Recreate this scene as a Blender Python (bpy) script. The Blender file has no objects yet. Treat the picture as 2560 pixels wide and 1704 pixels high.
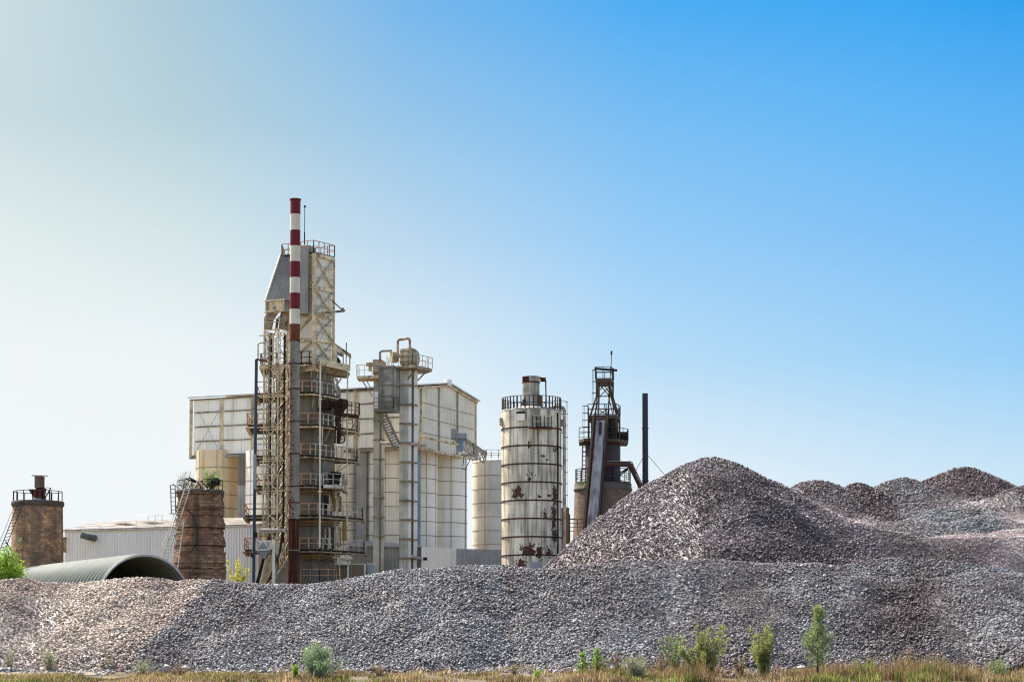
import bpy, math, random
import numpy as np
from mathutils import Vector, Matrix
random.seed(7)
rng = np.random.default_rng(11)
R = math.radians
sc = bpy.context.scene
COL = sc.collection

# ------------------------------------------------------------------ camera
F = 5333.0            # focal length in photograph pixels (75 mm on 36 mm)
PITCH = R(3.0)
EYE = 1.7
HORIZ = 1640.0
SHIFT = (HORIZ - 852.0) - F * math.tan(PITCH)
cd = bpy.data.cameras.new('camera')
cam = bpy.data.objects.new('camera', cd); COL.objects.link(cam)
cd.sensor_width = 36.0; cd.sensor_fit = 'HORIZONTAL'; cd.lens = 36.0 * F / 2560.0
cd.shift_y = SHIFT / 2560.0
cd.clip_start = 0.5; cd.clip_end = 6000
cam.location = (0, 0, EYE)
cam.rotation_euler = (R(90) + PITCH, 0, 0)
sc.camera = cam

# ------------------------------------------------------------------ light
SUN_AZ = R(-48)      # left of the view, behind the plant
SUN_EL = R(51)
sv = Vector((math.sin(SUN_AZ) * math.cos(SUN_EL), math.cos(SUN_AZ) * math.cos(SUN_EL), math.sin(SUN_EL)))
sl = bpy.data.lights.new('sun', 'SUN'); sl.energy = 5.0; sl.angle = R(0.5); sl.color = (1.0, 0.95, 0.88)
so = bpy.data.objects.new('sun', sl); COL.objects.link(so)
so.rotation_euler = (-sv).to_track_quat('-Z', 'Y').to_euler()
so.location = (0, 0, 80)

def lin(c):
    return tuple((v / 255 / 12.92) if v / 255 <= 0.04045 else ((v / 255 + 0.055) / 1.055) ** 2.4 for v in c)

w = bpy.data.worlds.new("World"); sc.world = w; w.use_nodes = True
nt = w.node_tree; nt.nodes.clear()
def N(t, kind, **kw):
    n = t.nodes.new(kind)
    for k, v in kw.items(): setattr(n, k, v)
    return n
def L(t, a, b): t.links.new(a, b)
def math_n(t, op, a, b=None, clamp=False):
    n = N(t, 'ShaderNodeMath', operation=op); n.use_clamp = clamp
    for i, v in enumerate((a, b)):
        if v is None: continue
        if isinstance(v, (int, float)): n.inputs[i].default_value = v
        else: L(t, v, n.inputs[i])
    return n.outputs[0]
def mixc(t, fac, a, b, bt='MIX'):
    n = N(t, 'ShaderNodeMix', data_type='RGBA', blend_type=bt)
    n.clamp_factor = True
    for s, v in ((n.inputs[0], fac), (n.inputs[6], a), (n.inputs[7], b)):
        if isinstance(v, (int, float)): s.default_value = v
        elif isinstance(v, tuple): s.default_value = (v[0], v[1], v[2], 1)
        else: L(t, v, s)
    return n.outputs[2]
def ramp(t, fac, stops, interp='LINEAR'):
    n = N(t, 'ShaderNodeValToRGB'); cr = n.color_ramp; cr.interpolation = interp
    while len(cr.elements) < len(stops): cr.elements.new(0.5)
    for e, (p, c) in zip(cr.elements, stops):
        e.position = p; e.color = (c, c, c, 1) if isinstance(c, (int, float)) else (c[0], c[1], c[2], 1)
    L(t, fac, n.inputs[0]); return n.outputs[0]

sky = N(nt, 'ShaderNodeTexSky', sky_type='NISHITA', sun_disc=False)
sky.sun_elevation = SUN_EL; sky.sun_rotation = SUN_AZ
sky.air_density = 1.0; sky.dust_density = 2.0; sky.ozone_density = 1.5
tc = N(nt, 'ShaderNodeTexCoord'); sp = N(nt, 'ShaderNodeSeparateXYZ'); L(nt, tc.outputs['Generated'], sp.inputs[0])
gx, gy, gz = sp.outputs
el = math_n(nt, 'ADD', math_n(nt, 'MULTIPLY', gz, 2.0), 0.0, True)       # elevation 0..30 deg -> 0..1
az = math_n(nt, 'ADD', math_n(nt, 'MULTIPLY', gx, 1.0 / 0.50), 0.5, True)  # -14.5..14.5 deg -> 0..1
# photograph top edge is sin(17 deg) = .292 -> .585 on the ramp
ELV = (0.165, 0.275, 0.383, 0.487, 0.588)
def skycol(rows, top):
    return ramp(nt, el, [(0.0, lin(rows[0]))] + [(e, lin(c)) for e, c in zip(ELV, rows)] + [(1.0, lin(top))])
cols6 = [(0.02, [(243, 248, 250), (241, 246, 247), (226, 237, 237), (204, 221, 227), (209, 224, 228)], (190, 212, 226)),
         (0.192, [(242, 248, 250), (238, 245, 248), (214, 230, 233), (184, 210, 220), (172, 203, 218)], (140, 185, 212)),
         (0.404, [(240, 248, 251), (225, 239, 248), (187, 216, 239), (153, 199, 234), (121, 184, 236)], (80, 155, 220)),
         (0.62, [(232, 243, 250), (186, 221, 247), (152, 205, 247), (122, 190, 244), (80, 174, 243)], (45, 135, 215)),
         (0.845, [(210, 232, 248), (163, 212, 247), (134, 195, 246), (101, 184, 245), (62, 168, 242)], (30, 125, 210)),
         (0.98, [(200, 228, 247), (150, 206, 248), (121, 191, 246), (92, 177, 243), (40, 157, 238)], (22, 114, 205))]
grad = skycol(*cols6[0][1:])
for (a0, _, _), (a1, rows, top) in zip(cols6[:-1], cols6[1:]):
    grad = mixc(nt, math_n(nt, 'MULTIPLY', math_n(nt, 'SUBTRACT', az, a0), 1.0 / (a1 - a0), True), grad, skycol(rows, top))
# the hand-set air round the view, the physical sky everywhere else
front = ramp(nt, gy, [(0.55, 0.0), (0.92, 1.0)], 'EASE')
nish = mixc(nt, 1.0, sky.outputs[0], (0.15, 0.15, 0.15), 'MULTIPLY')
EXPO = 1.2
gs = 2 ** -EXPO
grad = mixc(nt, 1.0, grad, (gs, gs, gs), 'MULTIPLY')
skyc = mixc(nt, front, nish, grad)
bg = N(nt, 'ShaderNodeBackground'); bg.inputs['Strength'].default_value = 1.0
L(nt, skyc, bg.inputs['Color'])
wo = N(nt, 'ShaderNodeOutputWorld'); L(nt, bg.outputs[0], wo.inputs[0])

sc.view_settings.view_transform = 'Standard'; sc.view_settings.look = 'None'
sc.view_settings.exposure = EXPO; sc.view_settings.gamma = 1.0
sc.render.engine = 'CYCLES'
sc.cycles.max_bounces = 6; sc.cycles.diffuse_bounces = 3; sc.cycles.transparent_max_bounces = 6
sc.cycles.use_adaptive_sampling = False; sc.cycles.filter_width = 1.15

# ------------------------------------------------------------------ geometry helpers
cp, spn = math.cos(PITCH), math.sin(PITCH)
def P(px, py, D):
    """world point seen at photograph pixel (px, py) at distance D metres along Y"""
    u = (px - 1280.0) / F; v = (852.0 - py + SHIFT) / F
    t = D / (cp - v * spn)
    return Vector((u * t, D, EYE + t * (v * cp + spn)))
def X(px, D, py=1250): return P(px, py, D).x
def Z(py, D): return P(1280, py, D).z
def M(px, D): return px * D / F          # pixels to metres

class MB:
    def __init__(s): s.v = []; s.f = []; s.mi = []; s.sm = []
    def _add(s, vs, fs, mi=0, smooth=False):
        b = len(s.v); s.v += [tuple(v) for v in vs]
        for f in fs: s.f.append(tuple(i + b for i in f)); s.mi.append(mi); s.sm.append(smooth)
    def box(s, c, sz, rz=0.0, mi=0, rot=None):
        c = Vector(c); hx, hy, hz = sz[0] / 2, sz[1] / 2, sz[2] / 2
        m = rot if rot is not None else Matrix.Rotation(rz, 3, 'Z')
        vs = [c + m @ Vector((a * hx, b * hy, d * hz)) for d in (-1, 1) for a, b in ((-1, -1), (1, -1), (1, 1), (-1, 1))]
        s._add(vs, [(3, 2, 1, 0), (4, 5, 6, 7), (0, 1, 5, 4), (1, 2, 6, 5), (2, 3, 7, 6), (3, 0, 4, 7)], mi); return s
    def bar(s, a, b, w, h=None, mi=0):
        a = Vector(a); b = Vector(b); d = b - a; ln = d.length
        if ln < 1e-6: return s
        q = d.to_track_quat('Z', 'Y').to_matrix()
        return s.box((a + b) / 2, (w, h or w, ln), 0, mi, q)
    def tube(s, a, b, r, n=8, r2=None, mi=0, smooth=True, cap=True):
        a = Vector(a); b = Vector(b); d = b - a
        if d.length < 1e-6: return s
        q = d.to_track_quat('Z', 'Y').to_matrix(); r2 = r if r2 is None else r2
        vs = []
        for c, rr in ((a, r), (b, r2)):
            for i in range(n):
                t = 2 * math.pi * i / n; vs.append(c + q @ Vector((math.cos(t) * rr, math.sin(t) * rr, 0)))
        s._add(vs, [(i, (i + 1) % n, n + (i + 1) % n, n + i) for i in range(n)], mi, smooth)
        if cap: s._add(vs, [tuple(range(n - 1, -1, -1)), tuple(range(n, 2 * n))], mi)
        return s
    def path(s, pts, r, n=8, mi=0):
        for a, b in zip(pts[:-1], pts[1:]): s.tube(a, b, r, n, mi=mi)
        for p in pts[1:-1]: s.ball(p, r * 1.02, mi)
        return s
    def ball(s, c, r, mi=0, n=8):
        c = Vector(c); vs = [c + Vector((0, 0, -r))]
        for j in range(1, 4):
            a = -math.pi / 2 + math.pi * j / 4
            for i in range(n):
                t = 2 * math.pi * i / n
                vs.append(c + Vector((math.cos(a) * math.cos(t) * r, math.cos(a) * math.sin(t) * r, math.sin(a) * r)))
        vs.append(c + Vector((0, 0, r))); fs = []
        for i in range(n):
            k = (i + 1) % n; fs.append((0, 1 + k, 1 + i))
            for j in range(2): fs.append((1 + j * n + i, 1 + j * n + k, 1 + (j + 1) * n + k, 1 + (j + 1) * n + i))
            fs.append((1 + 2 * n + i, 1 + 2 * n + k, 1 + 3 * n))
        s._add(vs, fs, mi, True); return s
    def lathe(s, cx, cy, prof, n=48, mi=0, smooth=True, a0=0.0, cap_top=True, cap_bot=False):
        vs = []
        for (r, z) in prof:
            for i in range(n):
                t = a0 + 2 * math.pi * i / n; vs.append((cx + math.cos(t) * r, cy + math.sin(t) * r, z))
        fs = []
        for j in range(len(prof) - 1):
            for i in range(n):
                k = (i + 1) % n; fs.append((j * n + i, j * n + k, (j + 1) * n + k, (j + 1) * n + i))
        s._add(vs, fs, mi, smooth)
        if cap_top: s._add(vs[-n:], [tuple(range(n))], mi)
        if cap_bot: s._add(vs[:n], [tuple(range(n - 1, -1, -1))], mi)
        return s
    def ring(s, cx, cy, r, z, w, h, n=40, mi=0, a1=None, a2=None):
        """square-section hoop of radial width w and height h"""
        vs = []; full = a1 is None
        m = n if full else n + 1
        for i in range(m):
            t = 2 * math.pi * i / n if full else a1 + (a2 - a1) * i / n
            for rr, zz in ((r, z), (r + w, z), (r + w, z + h), (r, z + h)):
                vs.append((cx + math.cos(t) * rr, cy + math.sin(t) * rr, zz))
        fs = []
        for i in range(n):
            k = (i + 1) % m
            for j in range(4):
                l = (j + 1) % 4; fs.append((i * 4 + j, k * 4 + j, k * 4 + l, i * 4 + l))
        s._add(vs, fs, mi); return s
    def prism(s, poly, z0, z1, mi=0):
        n = len(poly)
        ar = sum(poly[i][0] * poly[(i + 1) % n][1] - poly[(i + 1) % n][0] * poly[i][1] for i in range(n))
        if ar < 0: poly = poly[::-1]
        z0f = z0 if callable(z0) else (lambda p: z0); z1f = z1 if callable(z1) else (lambda p: z1)
        vs = [(p[0], p[1], z0f(p)) for p in poly] + [(p[0], p[1], z1f(p)) for p in poly]
        s._add(vs, [tuple(range(n - 1, -1, -1)), tuple(range(n, 2 * n))] + [(i, (i + 1) % n, n + (i + 1) % n, n + i) for i in range(n)], mi)
        return s
    def hull(s, a, b, mi=0):
        """solid between two equal polygons of 3d points"""
        n = len(a)
        s._add(list(a) + list(b), [tuple(range(n - 1, -1, -1)), tuple(range(n, 2 * n))] + [(i, (i + 1) % n, n + (i + 1) % n, n + i) for i in range(n)], mi)
        return s
    def ribs(s, p0, p1, z0, z1, pitch=0.3, dep=0.05, mi=0):
        """profiled sheet from p0 to p1 (xy), ribs standing out towards the camera"""
        p0 = Vector((p0[0], p0[1], 0)); p1 = Vector((p1[0], p1[1], 0)); d = p1 - p0; ln = d.length; d = d / ln
        nrm = Vector((d.y, -d.x, 0))
        if nrm.y > 0: nrm = -nrm
        z0f = z0 if callable(z0) else (lambda t: z0); z1f = z1 if callable(z1) else (lambda t: z1)
        k = max(2, int(ln / pitch)); pts = []
        for i in range(k):
            for o, e in ((0.0, 0), (0.62, 0), (0.70, 1), (0.92, 1)):
                pts.append(((i + o) / k, e))
        pts.append((1.0, 0)); vs = []
        for t, e in pts:
            q = p0 + d * (ln * t) + nrm * (dep * e)
            vs.append((q.x, q.y, z0f(t))); vs.append((q.x, q.y, z1f(t)))
        s._add(vs, [(2 * i, 2 * i + 2, 2 * i + 3, 2 * i + 1) for i in range(len(pts) - 1)], mi); return s
    def rail(s, pts, h=1.1, step=1.0, r=0.035, mid=1, mi=0, post=None, closed=False):
        pts = [Vector(p) for p in pts]
        if closed: pts = pts + [pts[0]]
        up = Vector((0, 0, h))
        for a, b in zip(pts[:-1], pts[1:]):
            s.bar(a + up, b + up, r * 2.0, mi=mi)
            for m in range(1, mid + 1): s.bar(a + up * m / (mid + 1), b + up * m / (mid + 1), r * 1.6, mi=mi)
            n = max(1, round((b - a).length / step))
            for i in range(n + 1):
                p = a.lerp(b, i / n); s.bar(p, p + up, (post or r) * 2, mi=mi)
        return s
    def ladder(s, a, b, side, wd=0.45, r=0.03, step=0.35, mi=0):
        a = Vector(a); b = Vector(b); o = Vector(side).normalized() * wd / 2
        s.bar(a - o, b - o, r * 2, mi=mi); s.bar(a + o, b + o, r * 2, mi=mi)
        n = max(2, int((b - a).length / step))
        for i in range(n + 1):
            p = a.lerp(b, i / n); s.bar(p - o, p + o, r * 1.4, mi=mi)
        return s
    def truss(s, cs, z0, z1, bay, leg=0.11, br=0.06, mi=0, faces=(0, 1, 2, 3), cross=True):
        """cs: four xy corners"""
        n = max(1, round((z1 - z0) / bay)); hz = (z1 - z0) / n
        c3 = [Vector((c[0], c[1], 0)) for c in cs]; k = len(c3)
        for c in c3: s.bar(c + Vector((0, 0, z0)), c + Vector((0, 0, z1)), leg, mi=mi)
        for i in range(n + 1):
            for j in faces:
                a, b = c3[j], c3[(j + 1) % k]; z = z0 + hz * i
                s.bar(a + Vector((0, 0, z)), b + Vector((0, 0, z)), br, mi=mi)
                if i < n:
                    s.bar(a + Vector((0, 0, z)), b + Vector((0, 0, z + hz)), br, mi=mi)
                    if cross: s.bar(b + Vector((0, 0, z)), a + Vector((0, 0, z + hz)), br, mi=mi)
        return s
    def build(s, name, mats, parent=None):
        me = bpy.data.meshes.new(name)
        off = Vector(parent['_loc']) if parent is not None and '_loc' in parent else Vector((0, 0, 0))
        org = off
        if parent is None and s.v:
            a = np.array(s.v); org = Vector(((a[:, 0].min() + a[:, 0].max()) / 2, (a[:, 1].min() + a[:, 1].max()) / 2, a[:, 2].min()))
        me.from_pydata([(v[0] - org.x, v[1] - org.y, v[2] - org.z) for v in s.v], [], s.f)
        if not isinstance(mats, (list, tuple)): mats = [mats]
        for m in mats: me.materials.append(m)
        me.polygons.foreach_set('material_index', s.mi); me.polygons.foreach_set('use_smooth', s.sm)
        me.update()
        o = bpy.data.objects.new(name, me); COL.objects.link(o)
        if parent is not None: o.parent = parent; o['_loc'] = tuple(org)
        else: o.location = org; o['_loc'] = tuple(org)
        return o

def thing(name, label, cat, loc, group=None):
    o = bpy.data.objects.new(name, None); COL.objects.link(o); o.empty_display_size = 0.5
    o.location = loc; o['_loc'] = tuple(loc); o['label'] = label; o['category'] = cat
    if group: o['group'] = group
    return o
def tag(o, label=None, cat=None, group=None, kind=None):
    if label: o['label'] = label
    if cat: o['category'] = cat
    if group: o['group'] = group
    if kind: o['kind'] = kind
    return o

# ------------------------------------------------------------------ materials
def deep(c):
    l = .3 * c[0] + .6 * c[1] + .1 * c[2]; k = float(np.interp(l, [.05, .35, .62, .75], [.55, .60, .88, 1.0]))
    k *= .86 if l < .6 else 1.0; return (c[0] * k * 1.02, c[1] * k * .98, c[2] * k * .91)
def mat(name, c1, c2=None, nscale=0.6, rough=0.8, metal=0.0, streak=None, rust=None, spots=None, bump=0.0, bscale=3.0, brick=None, rustcol=(0.10, 0.028, 0.014), bands=None, spec=0.3):
    m = bpy.data.materials.new(name); m.use_nodes = True; t = m.node_tree
    c1 = deep(c1); c2 = deep(c2) if c2 else None; rustcol = deep(rustcol); streak = [(deep(q[0]), *q[1:]) for q in streak] if streak else None
    b = t.nodes['Principled BSDF']; b.inputs['Roughness'].default_value = rough; b.inputs['Metallic'].default_value = metal
    b.inputs['Specular IOR Level'].default_value = spec
    g = N(t, 'ShaderNodeNewGeometry'); pos = g.outputs['Position']
    def noise(scale, detail=4, vs=None, rg=0.55):
        n = N(t, 'ShaderNodeTexNoise'); n.inputs['Scale'].default_value = scale; n.inputs['Detail'].default_value = detail; n.inputs['Roughness'].default_value = rg
        if vs:
            mp = N(t, 'ShaderNodeVectorMath', operation='MULTIPLY'); mp.inputs[1].default_value = vs; L(t, pos, mp.inputs[0]); L(t, mp.outputs[0], n.inputs['Vector'])
        else: L(t, pos, n.inputs['Vector'])
        return n.outputs['Fac']
    c2 = c2 or tuple(v * 0.82 for v in c1)
    col = mixc(t, ramp(t, noise(nscale, 5), [(0.35, 0.0), (0.65, 1.0)]), c1, c2)
    if brick:
        (cx, cy, rad, bw, bh, mortar, cb) = brick
        s1 = N(t, 'ShaderNodeVectorMath', operation='SUBTRACT'); s1.inputs[1].default_value = (cx, cy, 0); L(t, pos, s1.inputs[0])
        sx = N(t, 'ShaderNodeSeparateXYZ'); L(t, s1.outputs[0], sx.inputs[0])
        an = math_n(t, 'MULTIPLY', math_n(t, 'ARCTAN2', sx.outputs[0], math_n(t, 'MULTIPLY', sx.outputs[1], -1.0)), rad)
        cb_ = N(t, 'ShaderNodeCombineXYZ'); L(t, an, cb_.inputs[0]); L(t, sx.outputs[2], cb_.inputs[1])
        bt = N(t, 'ShaderNodeTexBrick'); L(t, cb_.outputs[0], bt.inputs['Vector'])
        bt.inputs['Scale'].default_value = 1.0; bt.inputs['Brick Width'].default_value = bw; bt.inputs['Row Height'].default_value = bh
        bt.inputs['Mortar Size'].default_value = 0.02; bt.inputs['Bias'].default_value = -0.1
        bt.inputs['Color1'].default_value = (1.15, 1.1, 1.0, 1); bt.inputs['Color2'].default_value = (cb, cb * .93, cb * .9, 1); bt.inputs['Mortar'].default_value = (*mortar, 1)
        col = mixc(t, 1.0, col, bt.outputs[0], 'MULTIPLY')
    if streak:
        for (sc_, amt, s, lo, hi) in streak:
            col = mixc(t, math_n(t, 'MULTIPLY', ramp(t, noise(s, 4, (1, 1, 0.06)), [(lo, 0.0), (hi, 1.0)]), amt), col, sc_)
    if bands:        # (z, soft, colour) painted tiers, hard steps going up
        sx = N(t, 'ShaderNodeSeparateXYZ'); L(t, pos, sx.inputs[0])
        for z, wz, cc in bands:
            f_ = math_n(t, 'MULTIPLY', math_n(t, 'SUBTRACT', z, sx.outputs[2]), 1.0 / wz, True)
            col = mixc(t, f_, col, cc)
    if rust:
        for (s, th, amt) in rust:
            col = mixc(t, math_n(t, 'MULTIPLY', ramp(t, noise(s, 6, None, 0.65), [(th, 0.0), (th + 0.03, 1.0)]), amt), col, rustcol)
    if spots:        # places where the paint has come away: (centre, radii, strength)
        tot = None
        for c, rr, st in spots:
            v1 = N(t, 'ShaderNodeVectorMath', operation='SUBTRACT'); v1.inputs[1].default_value = c; L(t, pos, v1.inputs[0])
            v2 = N(t, 'ShaderNodeVectorMath', operation='DIVIDE'); v2.inputs[1].default_value = rr; L(t, v1.outputs[0], v2.inputs[0])
            v3 = N(t, 'ShaderNodeVectorMath', operation='LENGTH'); L(t, v2.outputs[0], v3.inputs[0])
            q = math_n(t, 'MULTIPLY', math_n(t, 'SUBTRACT', 1.0, v3.outputs['Value'], True), st)
            tot = q if tot is None else math_n(t, 'MAXIMUM', tot, q)
        v = math_n(t, 'ADD', noise(4.2, 5, None, 0.7), math_n(t, 'MULTIPLY', tot, 0.42))
        col = mixc(t, ramp(t, v, [(0.665, 0.0), (0.70, 1.0)]), col, rustcol)
    L(t, col, b.inputs['Base Color'])
    if bump:
        bp = N(t, 'ShaderNodeBump'); bp.inputs['Strength'].default_value = bump; bp.inputs['Distance'].default_value = 0.1
        L(t, noise(bscale, 6), bp.inputs['Height']); L(t, bp.outputs[0], b.inputs['Normal'])
    return m

GR = (0.20, 0.18, 0.15)
m_red = mat('red_paint', (0.34, 0.018, 0.028), (0.24, 0.016, 0.022), nscale=1.5, rough=.7, streak=[((.12, .03, .03), .45, 2, .5, .7)], rust=[(2.2, .66, .5)])
m_white = mat('white_paint', (0.72, 0.66, 0.52), (0.66, .6, .47), rough=.6, streak=[((.4, .33, .22), .25, 2, .5, .75)])
m_rustlight = mat('orange_rust', (0.36, 0.10, 0.03), (0.22, .07, .03), nscale=1.5, rough=.9)
m_rustdark = mat('deep_rust', (0.14, 0.04, 0.02), (0.06, .02, .014), nscale=.9, rough=.9, streak=[((.33, .13, .05), .8, 2.2, .52, .6), ((.25, .2, .15), .5, 3, .6, .68)])
m_stack = mat('weathered_stack', (0.46, 0.42, 0.36), (0.34, .31, .27), nscale=.7, rough=.85, streak=[((.5, .45, .36), .4, 2.6, .55, .65)], rust=[(.9, .62, .6)], rustcol=(.24, .085, .04), spots=[((X(722, 204), 204.2, Z(yy, 204)), (.8, 1.4, 4.2), .62) for yy in (930, 1010, 1090, 1170, 1260)])
m_cream = mat('cream_steel', (0.84, 0.70, 0.46), (0.66, .51, .31), nscale=1.2, rough=.7, streak=[((.38, .24, .12), .6, 2.5, .50, .66)], rust=[(1.6, .58, .7)], rustcol=(.25, .09, .035))
m_creamdirty = mat('dirty_cream_steel', (0.62, 0.52, 0.36), (0.42, .34, .22), nscale=1.6, rough=.8, streak=[((.25, .16, .09), .6, 2.5, .5, .65)], rust=[(1.6, .6, .7)])
m_panel = mat('pale_cladding', (0.80, 0.73, 0.58), (0.70, .65, .53), nscale=.5, rough=.6, streak=[((.45, .38, .26), .35, 2.0, .52, .72)])
m_wall = mat('white_cladding', (0.92, 0.88, 0.76), (0.84, .80, .68), nscale=.35, rough=.6, streak=[((.60, .48, .30), .5, 1.3, .50, .70), ((.40, .33, .24), .3, 4.0, .56, .7), ((.9, .87, .8), .5, .8, .5, .6)])
m_girt = mat('girt_dirt', (0.46, 0.38, 0.27), (0.26, .21, .16), nscale=1.5, rough=.9)
m_silo = mat('silo_paint', (0.88, 0.83, 0.71), (0.80, .75, .64), nscale=.4, rough=.55, streak=[((.52, .43, .30), .4, 1.6, .5, .74), ((.45, .42, .40), .3, .6, .55, .7)])
m_siloochre = mat('ochre_silo_paint', (0.78, 0.60, 0.34), (0.76, .66, .46), nscale=.35, rough=.6, streak=[((.55, .30, .10), .5, 1.3, .5, .7)])
m_hoop = mat('hoop_grime', (0.56, 0.46, 0.34), (0.34, .27, .20), nscale=2, rough=.9)
m_seam = mat('seam_grime', (0.60, 0.53, 0.42), (0.45, .39, .3), nscale=2, rough=.9)
m_shed = mat('white_sheeting', (0.92, 0.87, 0.79), (0.86, .81, .74), nscale=.3, rough=.5, streak=[((.6, .55, .5), .25, 3, .55, .75)])
m_shedroof = mat('pale_roof_sheet', (0.74, 0.70, 0.64), (0.62, .57, .50), nscale=.8, rough=.5, streak=[((.5, .36, .22), .4, 2, .6, .75)])
m_bluesheet = mat('blue_grey_sheeting', (0.46, 0.49, 0.52), (0.38, .41, .44), nscale=.5, rough=.5)
m_greysheet = mat('grey_sheeting', (0.58, 0.57, 0.55), (0.48, .48, .47), nscale=.5, rough=.5, streak=[((.3, .29, .28), .35, 2, .5, .7)])
m_kiln = mat('kiln_shell', (0.40, 0.36, 0.29), (0.26, .235, .19), nscale=.5, rough=.85, streak=[((.15, .12, .09), .6, 1.3, .5, .68), ((.42, .40, .35), .4, .9, .5, .62)], rust=[(.5, .66, .5)])
m_hoodgrey = mat('grey_hood_sheet', (0.50, 0.485, 0.44), (0.42, .41, .38), nscale=.5, rough=.7, streak=[((.24, .22, .2), .4, 2, .5, .7)])
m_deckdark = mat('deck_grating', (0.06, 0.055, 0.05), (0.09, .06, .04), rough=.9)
m_railrust = mat('rusty_railing', (0.82, 0.46, 0.25), (0.60, .28, .13), nscale=1.2, rough=.85)
m_raildark = mat('dark_railing', (0.09, 0.085, 0.085), (0.14, .08, .06), nscale=1.5, rough=.8)
m_railgrey = mat('grey_railing', (0.70, 0.64, 0.54), (0.48, .40, .32), nscale=1.5, rough=.8)
m_black = mat('black_steel', (0.025, 0.022, 0.02), (0.05, .03, .02), rough=.8)
m_blue = mat('blue_grey_pole', (0.045, 0.085, 0.13), (0.08, .12, .16), nscale=.4, rough=.6)
m_ochre = mat('ochre_pipe_paint', (0.50, 0.30, 0.09), (0.36, .2, .07), rough=.7)
m_duct = mat('brown_red_duct', (0.17, 0.075, 0.055), (0.12, .055, .045), rough=.7)
m_machine = mat('rusted_machine', (0.13, 0.05, 0.03), (0.05, .025, .02), nscale=2, rough=.9)
m_tarp = mat('stained_plate', (0.64, 0.60, 0.51), (0.40, .38, .33), nscale=.9, rough=.8, streak=[((.13, .12, .10), .6, 1.5, .48, .66)])
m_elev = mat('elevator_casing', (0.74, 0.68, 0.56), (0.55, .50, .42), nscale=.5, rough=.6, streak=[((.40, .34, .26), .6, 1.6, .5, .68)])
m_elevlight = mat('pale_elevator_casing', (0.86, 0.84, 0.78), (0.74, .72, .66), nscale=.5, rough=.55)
m_elevdark = mat('brown_gap_sheet', (0.44, 0.39, 0.32), (0.32, .29, .25), nscale=.5, rough=.8)  # mid-brown sheet of the gap plates, rails and stairs
m_bluepipe = mat('blue_pipe', (0.22, 0.36, 0.48), (0.36, .50, .62), nscale=.2, rough=.5)
m_darkstack = mat('charcoal_stack', (0.050, 0.060, 0.085), (0.065, .075, .105), nscale=.3, rough=.6)
m_shaftrust = mat('plum_rust_shell', (0.075, 0.035, 0.032), (0.11, .06, .055), nscale=.4, rough=.6, streak=[((.035, .02, .02), .7, 1.3, .5, .65)])
m_galv = mat('worn_galvanised', (0.56, 0.54, 0.55), (0.40, .38, .39), nscale=.8, rough=.4, metal=.25, streak=[((.62, .5, .44), .6, 3.5, .5, .6), ((.16, .15, .16), .6, 3, .56, .62)])
m_brownframe = mat('brown_frame', (0.13, 0.085, 0.06), (0.22, .16, .11), nscale=1.5, rough=.85)
m_orange = mat('orange_cladding', (0.62, 0.33, 0.08), (0.5, .26, .07), rough=.6)
m_quon = mat('grey_arch_sheet', (0.29, 0.32, 0.25), (0.23, .255, .20), nscale=.5, rough=.55)
m_coil = mat('cooler_coil', (0.42, 0.31, 0.21), (0.30, .22, .15), rough=.8)
m_wood = mat('bark', (0.12, 0.09, 0.06), (0.07, .05, .035), nscale=4, rough=.95)

def leafmat(name, c, c2, trans=0.5):
    m = bpy.data.materials.new(name); m.use_nodes = True; t = m.node_tree; t.nodes.clear()
    c = tuple(v * .85 + .015 for v in c); c2 = tuple(v * .85 + .02 for v in c2)
    g = N(t, 'ShaderNodeNewGeometry'); n = N(t, 'ShaderNodeTexNoise'); n.inputs['Scale'].default_value = 2.5; n.inputs['Detail'].default_value = 3
    L(t, g.outputs['Position'], n.inputs['Vector'])
    k = ramp(t, n.outputs['Fac'], [(0.35, 0.0), (0.65, 1.0)])
    r = math_n(t, 'MULTIPLY', g.outputs['Random Per Island'], 1.0)
    col = mixc(t, math_n(t, 'ADD', math_n(t, 'MULTIPLY', k, .5), math_n(t, 'MULTIPLY', r, .5)), c, c2)
    d = N(t, 'ShaderNodeBsdfDiffuse'); tr = N(t, 'ShaderNodeBsdfTranslucent'); L(t, col, d.inputs[0]); L(t, col, tr.inputs[0])
    mx = N(t, 'ShaderNodeMixShader'); mx.inputs[0].default_value = trans; L(t, d.outputs[0], mx.inputs[1]); L(t, tr.outputs[0], mx.inputs[2])
    o = N(t, 'ShaderNodeOutputMaterial'); L(t, mx.outputs[0], o.inputs[0]); return m
m_leafbright = leafmat('bright_leaves', (.10, .24, .02), (.38, .50, .05))
m_leafyellow = leafmat('yellow_leaves', (.50, .45, .05), (.62, .58, .12))
m_leafgrey = leafmat('silver_green_leaves', (.13, .20, .09), (.42, .50, .28), .4)
m_leafgreen = leafmat('green_leaves', (.12, .16, .05), (.40, .46, .18), .45)
m_leafdry = leafmat('dry_weed', (.30, .19, .10), (.55, .40, .20), .4)
m_leafolive = leafmat('olive_leaves', (.15, .17, .05), (.44, .46, .14), .5)
m_leafpale = leafmat('pale_dry_leaves', (.24, .26, .14), (.5, .48, .3), .4)

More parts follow.
